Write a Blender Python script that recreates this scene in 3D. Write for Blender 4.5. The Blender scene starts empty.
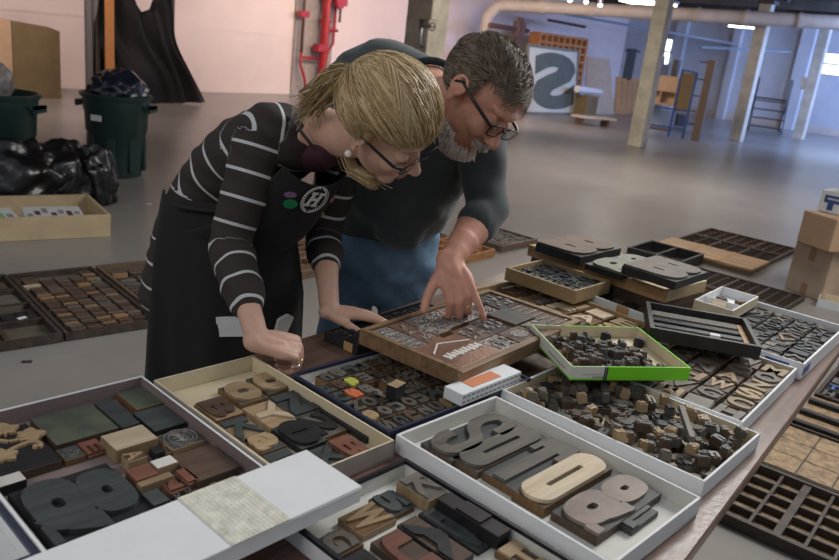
import bpy, bmesh, math, random
from mathutils import Vector, Matrix
from mathutils.bvhtree import BVHTree
import numpy as np
random.seed(7)
S = bpy.context.scene; COL = S.collection
PI = math.pi
def Rd(a): return math.radians(a)
# ---------------------------------------------------------------- camera geometry (839 x 560 frame)
FP = 776.0; PITCH = Rd(17.3); ROLL = Rd(6.7); CH = 1.5
CF = Vector((0, math.cos(PITCH), -math.sin(PITCH)))
_u = Vector((0, math.sin(PITCH), math.cos(PITCH))); _r = Vector((1, 0, 0))
CR = _r*math.cos(ROLL) + _u*math.sin(ROLL)
CU = _u*math.cos(ROLL) - _r*math.sin(ROLL)
CO = Vector((0, 0, CH))
def ray(x, y): return CF + CR*((x-419.5)/FP) - CU*((y-280)/FP)
def at(x, y, z):                       # the point of height z seen at a pixel
    d = ray(x, y); return CO + d*((z-CH)/d.z)
def atY(x, y, Y):
    d = ray(x, y); return CO + d*(Y/d.y)
def dirv(a, l=1.0): return Vector((math.cos(Rd(a))*l, math.sin(Rd(a))*l, 0))
# ---------------------------------------------------------------- materials
M = {}
def mat(name, col, rough=0.6, metal=0.0, var=0.0, vscale=8.0, bump=0.0, bscale=60.0, grain=None, col2=None, emit=None, spec=0.5,
        trans=0.0, alpha=1.0, rnd=0.0, coat=0.0, sheen=0.0, stretch=(1, 1, 1), sss=0.0):
    m = bpy.data.materials.new(name); m.use_nodes = True
    nt = m.node_tree; N = nt.nodes; L = nt.links
    b = N['Principled BSDF']
    b.inputs['Roughness'].default_value = rough; b.inputs['Metallic'].default_value = metal
    b.inputs['Specular IOR Level'].default_value = spec
    c = (*col, 1)
    b.inputs['Base Color'].default_value = c
    if coat: b.inputs['Coat Weight'].default_value = coat
    if sheen: b.inputs['Sheen Weight'].default_value = sheen
    if sss:
        b.inputs['Subsurface Weight'].default_value = sss
        b.inputs['Subsurface Radius'].default_value = (0.01, 0.004, 0.002); b.inputs['Subsurface Scale'].default_value = 0.6
    if trans: b.inputs['Transmission Weight'].default_value = trans
    if alpha < 1: b.inputs['Alpha'].default_value = alpha
    if emit:
        b.inputs['Emission Color'].default_value = (*emit[0], 1); b.inputs['Emission Strength'].default_value = emit[1]
    tc = N.new('ShaderNodeTexCoord'); mp = N.new('ShaderNodeMapping'); L.new(tc.outputs['Object'], mp.inputs['Vector'])
    mp.inputs['Scale'].default_value = stretch
    src = None
    if var or col2:
        n = N.new('ShaderNodeTexNoise'); n.inputs['Scale'].default_value = vscale; n.inputs['Detail'].default_value = 6
        n.inputs['Roughness'].default_value = 0.65
        L.new(mp.outputs[0], n.inputs['Vector'])
        if grain:
            mp2 = N.new('ShaderNodeMapping'); mp2.inputs['Scale'].default_value = grain
            L.new(tc.outputs['Object'], mp2.inputs['Vector']); L.new(mp2.outputs[0], n.inputs['Vector'])
        r = N.new('ShaderNodeValToRGB'); L.new(n.outputs['Fac'], r.inputs['Fac'])
        d = col2 if col2 else tuple(x*(1-var) for x in col)
        hi = col if col2 else tuple(min(1, x*(1+var)) for x in col)
        r.color_ramp.elements[0].position = 0.33; r.color_ramp.elements[1].position = 0.67
        r.color_ramp.elements[0].color = (*d, 1); r.color_ramp.elements[1].color = (*hi, 1)
        src = r.outputs['Color']
    if rnd:
        oi = N.new('ShaderNodeObjectInfo'); mr = N.new('ShaderNodeMapRange'); L.new(oi.outputs['Random'], mr.inputs['Value'])
        mr.inputs['To Min'].default_value = 1-rnd; mr.inputs['To Max'].default_value = 1+rnd
        vm = N.new('ShaderNodeVectorMath'); vm.operation = 'SCALE'
        if src: L.new(src, vm.inputs[0])
        else: vm.inputs[0].default_value = col
        L.new(mr.outputs[0], vm.inputs['Scale']); src = vm.outputs[0]
    if src: L.new(src, b.inputs['Base Color'])
    if bump:
        n2 = N.new('ShaderNodeTexNoise'); n2.inputs['Scale'].default_value = bscale; n2.inputs['Detail'].default_value = 4
        L.new(mp.outputs[0], n2.inputs['Vector'])
        bp = N.new('ShaderNodeBump'); bp.inputs['Strength'].default_value = bump; bp.inputs['Distance'].default_value = 0.01
        L.new(n2.outputs['Fac'], bp.inputs['Height']); L.new(bp.outputs[0], b.inputs['Normal'])
    M[name] = m; return m
# ---------------------------------------------------------------- mesh builder
class MB:
    def __init__(s): s.v = []; s.f = []; s.m = []
    def add(s, vs, fs, m=0, X=None):
        b = len(s.v)
        s.v += [tuple(X @ Vector(v)) if X is not None else tuple(v) for v in vs]
        for f in fs: s.f.append([b+i for i in f]); s.m.append(m)
        return s
    def box(s, x0, x1, y0, y1, z0, z1, m=0, X=None, fm=None):
        vs = [(x, y, z) for z in (z0, z1) for y in (y0, y1) for x in (x0, x1)]
        fs = [(0, 2, 3, 1), (4, 5, 7, 6), (0, 1, 5, 4), (2, 6, 7, 3), (0, 4, 6, 2), (1, 3, 7, 5)]  # bottom top -y +y -x +x
        b = len(s.v); s.v += [tuple(X @ Vector(v)) if X is not None else v for v in vs]
        for i, f in enumerate(fs): s.f.append([b+k for k in f]); s.m.append(fm[i] if fm else m)
        return s
    def prism(s, poly, z0, z1, m=0, X=None, mt=None):
        n = len(poly); a = sum(poly[i][0]*poly[(i+1) % n][1]-poly[(i+1) % n][0]*poly[i][1] for i in range(n))
        if a < 0: poly = poly[::-1]
        vs = [(x, y, z0) for x, y in poly]+[(x, y, z1) for x, y in poly]
        s.add(vs, [tuple(range(n))[::-1]]+[(i, (i+1) % n, n+(i+1) % n, n+i) for i in range(n)], m, X)
        s.f.append([len(s.v)-n+i for i in range(n)]); s.m.append(m if mt is None else mt)
        return s
    def tube(s, pts, r, n=8, m=0, X=None, flat=1.0, up=None, cap=True):
        pts = [Vector(p) for p in pts]; k = len(pts)
        rs = r if isinstance(r, (list, tuple)) else [r]*k
        vs = []; fs = []; pn = None
        for i, p in enumerate(pts):
            t = (pts[min(i+1, k-1)]-pts[max(i-1, 0)]).normalized()
            if pn is None:
                a = Vector(up) if up is not None else (Vector((0, 0, 1)) if abs(t.z) < .9 else Vector((1, 0, 0)))
            else: a = pn
            nn = (a-t*a.dot(t))
            nn = nn.normalized() if nn.length > 1e-6 else t.orthogonal().normalized()
            pn = nn; bb = t.cross(nn)
            for j in range(n):
                an = 2*PI*j/n; vs.append(p+nn*(math.cos(an)*rs[i]*flat)+bb*(math.sin(an)*rs[i]))
        for i in range(k-1):
            for j in range(n):
                j2 = (j+1) % n; fs.append((i*n+j, i*n+j2, (i+1)*n+j2, (i+1)*n+j))
        if cap: fs.append(tuple(range(n))[::-1]); fs.append(tuple((k-1)*n+j for j in range(n)))
        return s.add(vs, fs, m, X)
    def limb(s, pts, rads, n=20, side=(1, 0, 0), m=0, X=None, sub=4):
        """closed swept body with elliptical rings (ra across `side`, rb the other way) and rounded ends"""
        pts = [Vector(p) for p in pts]
        rads = [(r, r) if not isinstance(r, (tuple, list)) else r for r in rads]
        P = []; Rr = []
        k = len(pts)
        def cr(a, b, c, d, t): return 0.5*((2*b)+(c-a)*t+(2*a-5*b+4*c-d)*t*t+(3*b-a-3*c+d)*t*t*t)
        for i in range(k-1):
            a, b, c, d = pts[max(i-1, 0)], pts[i], pts[i+1], pts[min(i+2, k-1)]
            for q in range(sub):
                t = q/sub; P.append(cr(a, b, c, d, t)); e = t*t*(3-2*t)
                Rr.append((rads[i][0]*(1-e)+rads[i+1][0]*e, rads[i][1]*(1-e)+rads[i+1][1]*e))
        P.append(pts[-1]); Rr.append(rads[-1])
        t0 = (P[1]-P[0]).normalized(); t1 = (P[-1]-P[-2]).normalized()
        hp = []; hr = []
        for a in (80, 60, 35):
            q = min(Rr[0]); hp.append(P[0]-t0*q*math.sin(Rd(a))*.9); hr.append((Rr[0][0]*math.cos(Rd(a)), Rr[0][1]*math.cos(Rd(a))))
        tp = []; tr = []
        for a in (35, 60, 80):
            q = min(Rr[-1]); tp.append(P[-1]+t1*q*math.sin(Rd(a))*.9); tr.append((Rr[-1][0]*math.cos(Rd(a)), Rr[-1][1]*math.cos(Rd(a))))
        P = hp+P+tp; Rr = hr+Rr+tr
        K = len(P); vs = []; fs = []; sd = Vector(side)
        for i, p in enumerate(P):
            t = (P[min(i+1, K-1)]-P[max(i-1, 0)]).normalized()
            x = sd-t*sd.dot(t); x = x.normalized() if x.length > 1e-4 else t.orthogonal().normalized()
            y = t.cross(x)
            for j in range(n):
                an = 2*PI*j/n; vs.append(p+x*(math.cos(an)*Rr[i][0])+y*(math.sin(an)*Rr[i][1]))
        for i in range(K-1):
            for j in range(n):
                j2 = (j+1) % n; fs.append((i*n+j, i*n+j2, (i+1)*n+j2, (i+1)*n+j))
        fs.append(tuple(range(n))[::-1]); fs.append(tuple((K-1)*n+j for j in range(n)))
        return s.add(vs, fs, m, X)
    def ell(s, c, r, X=None, m=0, n=20, k=12, rot=None):
        c = Vector(c); vs = []; fs = []
        Q = rot if rot is not None else Matrix.Identity(3)
        vs.append(c+Q @ Vector((0, 0, -r[2])))
        for i in range(1, k):
            th = PI*i/k
            for j in range(n):
                an = 2*PI*j/n; vs.append(c+Q @ Vector((r[0]*math.sin(th)*math.cos(an), r[1]*math.sin(th)*math.sin(an), -r[2]*math.cos(th))))
        vs.append(c+Q @ Vector((0, 0, r[2])))
        for j in range(n): fs.append((0, 1+(j+1) % n, 1+j))
        for i in range(k-2):
            for j in range(n):
                a = 1+i*n; fs.append((a+j, a+(j+1) % n, a+n+(j+1) % n, a+n+j))
        T = len(vs)-1; a = 1+(k-2)*n
        for j in range(n): fs.append((a+j, a+(j+1) % n, T))
        return s.add(vs, fs, m, X)
    def lathe(s, prof, n=24, m=0, X=None, sx=1.0, sy=1.0):
        vs = []; fs = []; k = len(prof)
        for r, z in prof:
            for j in range(n):
                an = 2*PI*j/n; vs.append((r*math.cos(an)*sx, r*math.sin(an)*sy, z))
        for i in range(k-1):
            for j in range(n):
                j2 = (j+1) % n; fs.append((i*n+j, i*n+j2, (i+1)*n+j2, (i+1)*n+j))
        fs.append(tuple(range(n))[::-1]); fs.append(tuple((k-1)*n+j for j in range(n)))
        return s.add(vs, fs, m, X)
    def build(s, name, mats, parent=None, smooth=False, bevel=0, seg=1, autos=None):
        me = bpy.data.meshes.new(name)
        me.from_pydata([tuple(v) for v in s.v], [], s.f)
        if not isinstance(mats, (list, tuple)): mats = [mats]
        for x in mats: me.materials.append(M[x] if isinstance(x, str) else x)
        for p, mi in zip(me.polygons, s.m): p.material_index = mi
        if bevel:
            bm = bmesh.new(); bm.from_mesh(me)
            bmesh.ops.remove_doubles(bm, verts=bm.verts, dist=1e-6)
            ed = [e for e in bm.edges if len(e.link_faces) == 2 and e.calc_face_angle(0) > 0.6]
            bmesh.ops.bevel(bm, geom=ed, offset=bevel, segments=seg, profile=0.6, affect='EDGES', clamp_overlap=True)
            bm.to_mesh(me); bm.free()
        if smooth:
            for p in me.polygons: p.use_smooth = True
        if autos:
            for p in me.polygons: p.use_smooth = True
            bm = bmesh.new(); bm.from_mesh(me)
            for e in bm.edges:
                if len(e.link_faces) == 2 and e.calc_face_angle(0) > Rd(autos): e.smooth = False
            bm.to_mesh(me); bm.free()
        me.update()
        o = bpy.data.objects.new(name, me); COL.objects.link(o)
        if parent is not None: o.parent = parent
        return o
def tag(o, label=None, cat=None, group=None, kind=None):
    if label: o['label'] = label
    if cat: o['category'] = cat
    if group: o['group'] = group
    if kind: o['kind'] = kind
    return o
def thing(name, loc, rz=0, label=None, cat=None, group=None):
    o = bpy.data.objects.new(name, None); COL.objects.link(o); o.location = loc; o.rotation_euler = (0, 0, Rd(rz)); o.empty_display_size = .05
    return tag(o, label, cat, group)
def put(o, loc, rz=0, label=None, cat=None, group=None):
    o.location = loc; o.rotation_euler = (0, 0, Rd(rz)); return tag(o, label, cat, group)
def dup(o, loc=None, rot=None, label=None, group=None, parent=None):
    c = o.copy(); COL.objects.link(c)
    if parent is not None: c.parent = parent
    if loc is not None: c.location = loc
    if rot is not None: c.rotation_euler = rot
    if label: c['label'] = label
    if group: c['group'] = group
    for ch in list(o.children): dup(ch, parent=c)
    return c
# ---------------------------------------------------------------- glyphs, unit box centred on 0
_G = {}
def glyph(ch, off=0.035, res=4):
    key = (ch, off)
    if key in _G: return _G[key]
    cu = bpy.data.curves.new('g', 'FONT'); cu.body = ch; cu.size = 1; cu.offset = off; cu.resolution_u = res; cu.extrude = 0.5
    o = bpy.data.objects.new('g', cu); COL.objects.link(o)
    dg = bpy.context.evaluated_depsgraph_get(); dg.update()
    me = bpy.data.meshes.new_from_object(o.evaluated_get(dg))
    vs = [v.co.copy() for v in me.vertices]; fs = [list(p.vertices) for p in me.polygons]
    x0 = min(v.x for v in vs); x1 = max(v.x for v in vs); y0 = min(v.y for v in vs); y1 = max(v.y for v in vs)
    vs = [((v.x-(x0+x1)/2)/(x1-x0), (v.y-(y0+y1)/2)/(y1-y0), v.z+.5) for v in vs]
    bpy.data.objects.remove(o); bpy.data.curves.remove(cu); bpy.data.meshes.remove(me)
    _G[key] = (vs, fs); return _G[key]
def add_glyph(mb, ch, cx, cy, w, h, z0, z1, m=0, rot=0, mirror=False, off=0.035, X=None):
    vs, fs = glyph(ch, off); c, s_ = math.cos(Rd(rot)), math.sin(Rd(rot)); out = []
    for x, y, z in vs:
        x = (-x if mirror else x)*w; y *= h
        out.append((cx+x*c-y*s_, cy+x*s_+y*c, z0+(z1-z0)*z))
    if mirror: fs = [f[::-1] for f in fs]
    mb.add(out, fs, m, X)
# ---------------------------------------------------------------- palette
mat('floor_m', (.245, .230, .215), .30, var=.16, vscale=.7, bump=.05, bscale=30, spec=.45)
mat('wall_pink', (.74, .62, .58), .8, var=.07, vscale=.5, bump=.05, bscale=6)
mat('wall_grey', (.50, .51, .54), .85, var=.12, vscale=.7, bump=.1, bscale=5)
mat('wood_deck', (.10, .075, .06), .8, var=.35, grain=(2, 14, 2), vscale=3)
mat('beam_dark', (.085, .075, .065), .8, var=.3, vscale=4)
mat('column_paint', (.48, .44, .36), .6, var=.25, vscale=3, bump=.2, bscale=12)
mat('pipe_paint', (.52, .46, .40), .55, var=.12, vscale=3)
mat('pipe_dark', (.10, .05, .04), .6)
mat('red_paint', (.36, .02, .025), .4, var=.2, vscale=8)
mat('steel', (.35, .36, .38), .4, metal=.8)
mat('brass', (.6, .45, .2), .35, metal=.9)
mat('gold', (.8, .6, .28), .25, metal=1)
mat('silver', (.75, .75, .75), .25, metal=1)
mat('blackplastic', (.006, .0065, .008), .3, var=.3, vscale=5, spec=.6, bump=1.0, bscale=9)
mat('bagblue', (.012, .017, .032), .25, var=.3, vscale=9, spec=.7, bump=1.0, bscale=14)
mat('bagplastic', (.011, .011, .013), .25, bump=.5, bscale=14, spec=.8)
mat('greybag', (.22, .20, .20), .4, var=.3, vscale=10)
mat('bin_green', (.012, .035, .032), .45, var=.15, vscale=4)
mat('bin_blue', (.015, .035, .075), .45)
mat('label_white', (.7, .7, .72), .6)
mat('cardboard', (.44, .30, .19), .8, var=.08, vscale=6)
mat('cardboard2', (.42, .32, .235), .8, var=.1, vscale=5)
mat('cardtape', (.30, .185, .10), .5)
mat('hardboard', (.16, .115, .055), .8, var=.12, vscale=4)
mat('pine', (.50, .385, .24), .6, var=.12, grain=(2, 20, 2), vscale=3)
mat('orangewood', (.48, .20, .06), .55, var=.2, grain=(12, 1, 12), vscale=3)
mat('orangecase', (.33, .15, .055), .6, var=.35, vscale=20)
mat('agedwood', (.13, .085, .055), .6, var=.4, grain=(30, 3, 30), vscale=2)
mat('agedwood_tan', (.36, .215, .10), .55, var=.4, grain=(3, 30, 30), vscale=2)
mat('darkwood', (.05, .036, .03), .55, var=.4, vscale=20)
mat('blackwood', (.018, .017, .018), .5, var=.4, vscale=20)
mat('casefloor', (.10, .085, .06), .7, var=.35, vscale=9)
mat('tabletop_m', (.15, .09, .07), .33, var=.35, grain=(1.5, 20, 1), vscale=2.5, bump=.08, bscale=60)
mat('whitecard', (.70, .72, .74), .65, var=.04, vscale=9)
mat('whiteinner', (.62, .62, .58), .75, var=.06, vscale=9)
mat('creamcard', (.60, .52, .36), .7, var=.08, vscale=9)
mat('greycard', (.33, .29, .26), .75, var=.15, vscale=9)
mat('mauvecard', (.20, .155, .15), .7, var=.12, vscale=9)
mat('blackrim', (.010, .011, .018), .4)
mat('navyrim', (.025, .03, .06), .4)
mat('bluecard', (.05, .09, .22), .6)
mat('lime', (.18, .62, .015), .5)
mat('tanpaper', (.45, .27, .13), .6)
mat('orangeprint', (.62, .22, .10), .6)
mat('tape_m', (.68, .67, .58), .25, var=.2, vscale=40, bump=.4, bscale=50)
W = dict(rough=.5, spec=.35, grain=(60, 6, 6), vscale=1.5, rnd=.22)
mat('t_slate', (.07, .082, .08), col2=(.04, .047, .048), **W)
mat('t_black', (.024, .025, .028), col2=(.012, .012, .014), **W)
mat('t_grey', (.14, .128, .11), col2=(.085, .075, .065), **W)
mat('t_brown', (.11, .07, .048), col2=(.06, .04, .03), **W)
mat('t_tan', (.37, .27, .16), col2=(.25, .17, .095), **W)
mat('t_pale', (.58, .49, .36), col2=(.46, .36, .24), **W)
mat('t_red', (.20, .085, .055), col2=(.13, .055, .04), **W)
mat('t_side', (.19, .105, .045), col2=(.10, .055, .028), **W)
mat('t_green', (.12, .135, .09), col2=(.055, .065, .055), rough=.45, vscale=22, rnd=.1)
mat('t_orange', (.55, .14, .06), rough=.5)
mat('t_lime', (.42, .45, .08), rough=.5)
mat('t_metal', (.22, .20, .19), .35, metal=.55, var=.4, vscale=60, bump=.8, bscale=160)
mat('t_copper', (.25, .14, .10), .38, metal=.45, var=.35, vscale=12, bump=.15, bscale=120)
mat('t_worn', (.22, .17, .14), col2=(.13, .095, .075), rough=.4, vscale=18)
mat('t_light', (.62, .60, .56), .5, rnd=.1)
mat('skin_w', (.60, .37, .28), .5, var=.08, vscale=30, sss=.15)
mat('skin_m', (.58, .29, .21), .5, var=.14, vscale=26, sss=.15, bump=.12, bscale=220)
mat('lip', (.40, .14, .11), .5)
mat('blond_a', (.44, .31, .155), .42, spec=.4); mat('blond_b', (.26, .175, .085), .45, spec=.4); mat('blond_c', (.64, .50, .30), .4, spec=.4)
mat('greyhair_a', (.13, .092, .06), .5); mat('greyhair_b', (.19, .15, .11), .5); mat('greyhair_c', (.06, .045, .035), .5)
mat('beard_a', (.68, .63, .58), .6); mat('beard_b', (.45, .36, .30), .6)
mat('frame_black', (.006, .006, .01), .25); mat('lens_m', (.95, .95, .95), .03, trans=1.0)
mat('pearl', (.8, .76, .68), .15, coat=.5)
mat('apron_black', (.0075, .007, .0085), .85, bump=.1, bscale=300, sheen=.05)
mat('maroon', (.05, .012, .025), .8)
mat('sweatshirt', (.042, .054, .058), .9, var=.15, vscale=12, bump=.15, bscale=350, sheen=.25)
mat('collar_m', (.02, .028, .035), .9)
mat('denim', (.12, .21, .31), .85, var=.4, vscale=9, bump=.15, bscale=400)
mat('badge_green', (.01, .22, .08), .35); mat('badge_purple', (.23, .12, .25), .35); mat('badge_pink', (.6, .2, .22), .4); mat('badge_yellow', (.28, .35, .03), .5)
mat('white_print', (.75, .75, .75), .7)
mat('ink_black', (.02, .02, .02), .7)
mat('glow_tube', (1, 1, 1), .5, emit=((1, .95, .9), 9.0))
mat('window_glow', (.8, .9, 1), .5, emit=((.80, .90, 1.0), 2.6))
mat('steel_blue', (.03, .07, .22), .5)
mat('mullion', (.25, .28, .33), .6)
mat('poster_paper', (.50, .51, .47), .7)
mat('poster_ink', (.045, .058, .05), .7, col2=(.11, .13, .11), grain=(55, 3, 3), vscale=1.2)
mat('poster_frame', (.12, .115, .08), .5)
mat('pallet', (.40, .22, .09), .7, var=.2, vscale=3)
mat('tarp', (.006, .0055, .006), .6, bump=.8, bscale=9, spec=.22)
mat('casewood', (.19, .115, .06), .5, var=.35, grain=(4, 40, 40), vscale=1.5)
mat('papersq', (.25, .17, .095), .6, var=.5, vscale=30)
mat('traywood', (.34, .24, .125), .6, var=.2, grain=(3, 30, 30), vscale=1.5)
mat('greycloth', (.11, .10, .105), .8)
mat('print_grey', (.25, .25, .27), .7); mat('print_green', (.2, .45, .15), .6); mat('print_teal', (.12, .3, .32), .6)
mat('newspaper', (.60, .61, .60), .7)
mat('shoe', (.03, .025, .02), .5)
mat('boxblue', (.03, .07, .25), .5)

# tiled tan case floor (paper squares)
def striped(name, base, stripe, spacing, width, attr='along', rough=.85):
    m = bpy.data.materials.new(name); m.use_nodes = True; nt = m.node_tree; N = nt.nodes; L = nt.links; b = N['Principled BSDF']
    a = N.new('ShaderNodeAttribute'); a.attribute_name = attr
    d = N.new('ShaderNodeMath'); d.operation = 'DIVIDE'; L.new(a.outputs['Fac'], d.inputs[0]); d.inputs[1].default_value = spacing
    fr = N.new('ShaderNodeMath'); fr.operation = 'FRACT'; L.new(d.outputs[0], fr.inputs[0])
    lt = N.new('ShaderNodeMath'); lt.operation = 'LESS_THAN'; L.new(fr.outputs[0], lt.inputs[0]); lt.inputs[1].default_value = width/spacing
    mx = N.new('ShaderNodeMix'); mx.data_type = 'RGBA'; L.new(lt.outputs[0], mx.inputs['Factor'])
    mx.inputs[6].default_value = (*base, 1); mx.inputs[7].default_value = (*stripe, 1)
    L.new(mx.outputs[2], b.inputs['Base Color']); b.inputs['Roughness'].default_value = rough
    n = N.new('ShaderNodeTexNoise'); n.inputs['Scale'].default_value = 500; bp = N.new('ShaderNodeBump'); bp.inputs['Strength'].default_value = .12
    bp.inputs['Distance'].default_value = .005
    tc = N.new('ShaderNodeTexCoord'); L.new(tc.outputs['Object'], n.inputs['Vector']); L.new(n.outputs['Fac'], bp.inputs['Height']); L.new(bp.outputs[0], b.inputs['Normal'])
    M[name] = m
striped('cardigan_m', (.032, .025, .023), (.55, .56, .58), .062, .0075)

# ---------------------------------------------------------------- room
WD = 52.0                                  # direction of the long left wall and of the rows of columns
wl = dirv(WD); wn = dirv(WD-90)            # along the left wall, and away from it into the room
WP = at(210, 92, 0)                        # a point at the foot of the left wall
CEIL = 3.35
def wall_frame(p, a): return Matrix.Translation(p) @ Matrix.Rotation(Rd(a), 4, 'Z')
cornerL = None
FWP = at(745, 122.3, 0)                    # foot of the far wall
s_ = (FWP-WP).dot(wl)
corner = WP+wl*s_                          # corner of the two walls
m = MB(); m.box(-30, 40, -12, 45, -.2, 0); fl = m.build('floor', 'floor_m'); tag(fl, kind='structure')
m = MB(); m.box(-38, 0, 0, .3, 0, CEIL+.1); w1 = m.build('wall_left', 'wall_pink'); w1.matrix_world = wall_frame(corner, WD); tag(w1, kind='structure')
# base strip, panel seam of the left wall
m = MB(); m.box(-38, 0, -.02, 0, 0, .07); o = m.build('baseboard_left', 'wall_pink'); o.matrix_world = wall_frame(corner, WD); tag(o, kind='structure')
m = MB(); m.box(-38, 0, -.012, 0, 1.18, 1.24); o = m.build('trim_1', 'wall_pink'); o.matrix_world = wall_frame(corner, WD); tag(o, kind='structure')
# far wall with two window openings; local x from the corner to the right
FA = WD-90
XF = wall_frame(corner, FA)
def far_x(px, z=1.5, py=100):              # local x on the far wall seen at a pixel column
    d = ray(px, py); n_ = wl; t = (corner-CO).dot(n_)/d.dot(n_); p = CO+d*t; return (p-corner).dot(dirv(FA)), p.z
def far_pt(px, py):
    d = ray(px, py); t = (corner-CO).dot(wl)/d.dot(wl); p = CO+d*t; return (p-corner).dot(dirv(FA)), p.z
wa0, wz1 = far_pt(664, 38); wa1, wz0 = far_pt(676, 66)
wb0, wbz1 = far_pt(824, 52); wb1, wbz0 = far_pt(846, 77)
wb1 = wb0+1.9
ops = [(wa0, wa1, wz0, wz1), (wb0, wb1, wbz0, wbz1)]
m = MB(); x = 0
for (a, b, z0, z1) in ops:
    m.box(x, a, 0, .3, 0, CEIL+.1); m.box(a, b, 0, .3, 0, z0); m.box(a, b, 0, .3, z1, CEIL+.1); x = b
m.box(x, 34, 0, .3, 0, CEIL+.1)
o = m.build('wall_far', 'wall_grey'); o.matrix_world = XF; tag(o, kind='structure')
m = MB(); m.box(0, 34, -.03, 0, 0, .22); o = m.build('baseboard_far', 'pipe_paint'); o.matrix_world = XF; tag(o, kind='structure')
px1, _ = far_pt(797, 90)
for i, (xx, ww) in enumerate(((2.1, .35), (px1, .4), (4.0, .25))):
    m = MB(); m.box(xx-ww/2, xx+ww/2, -.25, 0, 0, CEIL); o = m.build('trim_%d' % (i+2), 'wall_grey'); o.matrix_world = XF; tag(o, kind='structure')
for i, (a, b, z0, z1) in enumerate(ops):
    e = bpy.data.objects.new('window_%d' % (i+1), None); COL.objects.link(e); e.matrix_world = XF; tag(e, kind='structure')
    m = MB(); m.box(a, b, .16, .18, z0, z1); m.build('window_pane', 'window_glow', e)
    m = MB()
    n = 2 if i == 0 else 3
    for k in range(n+1):
        xx = a+(b-a)*k/n; m.box(xx-.03, xx+.03, .08, .15, z0, z1)
    for zz in (z0, (z0+z1)/2, z1): m.box(a, b, .08, .15, zz-.03, zz+.03)
    m.build('window_frame', 'mullion', e)
# ceiling and its joists and beams
m = MB(); m.box(-30, 40, 4.5, 45, CEIL, CEIL+.15); o = m.build('ceiling', 'wood_deck'); tag(o, kind='structure')
c1 = at(636.5, 146.5, 0); c2 = at(736, 141, 0); c3 = at(798, 139, 0)
c0 = Vector((.02, 10.9, 0)); c0 = CO+ray(424, 50)*(10.9/ray(424, 50).y); c0.z = 0
k = 3
for i in range(9):
    base = c1+wl*(-8+3.0*i)
    m = MB(); m.box(-14, 18, -.07, .07, CEIL-.22, CEIL); o = m.build('trim_%d' % (i+10), 'beam_dark'); o.matrix_world = wall_frame(base, FA); tag(o, kind='structure')
def column(p, w, label, rz=FA, h=CEIL-.35, plate=True):
    t = thing('steel_column', p, rz, label, 'column')
    m = MB(); f = w/2
    m.box(-f, f, -f, -f+.03, .02, h); m.box(-f, f, f-.03, f, .02, h); m.box(-.03, .03, -f+.03, f-.03, .02, h); m.build('shaft', 'column_paint', t, bevel=.006)
    m = MB(); m.box(-f-.05, f+.05, -f-.05, f+.05, 0, .02); m.build('base_plate', 'column_paint', t)
    m = MB(); m.box(-f-.04, f+.04, -f-.04, f+.04, h, CEIL); m.build('bracket', 'blackwood', t)
    return t
def sqcol(p, w, label, rz=FA):
    t = thing('wooden_column', p, rz, label, 'column')
    m = MB(); f = w/2; m.box(-f, f, -f, f, .0, CEIL-.3)
    m.build('shaft', 'column_paint', t, bevel=.02, seg=2)
    m = MB(); m.box(-f-.05, f+.05, -f-.05, f+.05, CEIL-.3, CEIL-.22); m.box(-f-.3, f+.3, -f*.8, f*.8, CEIL-.22, CEIL); m.build('bracket', 'blackwood', t)
    return t
sqcol(c1, .27, 'cream painted column nearest the blue framed work cart')
sqcol(c2, .27, 'cream painted column between the work cart and the rolling ladder')
t = sqcol(c3, .27, 'cream painted column at the far right beyond the rolling ladder')
m = MB(); m.box(-.24, -.135, -.12, .12, 1.3, 1.62); m.build('switch_box', 'steel', t)
t = sqcol(c0, .40, 'wide cream column behind the two people carrying a junction box')
m = MB(); m.box(-.02, .36, -.36, -.2, 1.72, 2.3); m.build('junction_box', 'column_paint', t, bevel=.01)
m = MB(); m.tube([(.14, -.28, 1.72), (.14, -.28, 1.45), (.14, -.22, 1.38)], .03, 10)
m.tube([(.14, -.28, 1.64), (.34, -.3, 1.64)], .022, 8); m.build('conduit', 'steel', t, smooth=True)
m = MB(); m.tube([(.34+.05*math.cos(a*PI/6), -.3, 1.64+.05*math.sin(a*PI/6)) for a in range(13)], .008, 6); m.tube([(.29, -.3, 1.64), (.39, -.3, 1.64)], .006, 6)
m.build('valve_handle', 'pipe_dark', t)
m = MB(); m.box(-.24, -.2, -.1, .02, 1.4, 1.75); m.build('notice_card', 'label_white', t)
# the big insulated pipe that crosses the hall under the ceiling
pa = atY(839, 20.5, 16.6); pz = pa.z
q = c2+Vector((0, 0, 0))
def over(px, py, z): return at(px, py, z)
A_ = at(506, 4, 2.62); B_ = at(770, 20.5, 2.62)
t = thing('overhead_pipe', (0, 0, 0), 0, 'long cream overhead pipe crossing the hall below the ceiling', 'pipe')
p0 = atY(508, 5, 20.5); p1 = atY(770, 19, 18.2); p2 = p1+(p1-p0)*1.2
m = MB(); m.tube([p2, p1, p0, p0+Vector((-.25, .05, -.05)), p0+Vector((-.45, .1, -.3)), p0+Vector((-.5, .12, -.9))], .15, 14); m.build('pipe_run', 'pipe_paint', t, autos=40)
m = MB()
for f in (.15, .35, .5, .62, .75, .92, 1.1): 
    c = p0.lerp(p1, f); d = (p1-p0).normalized(); m.tube([c-d*.04, c+d*.04], .175, 14)
m.build('pipe_collar', 'pipe_paint', t, autos=40)
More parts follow.
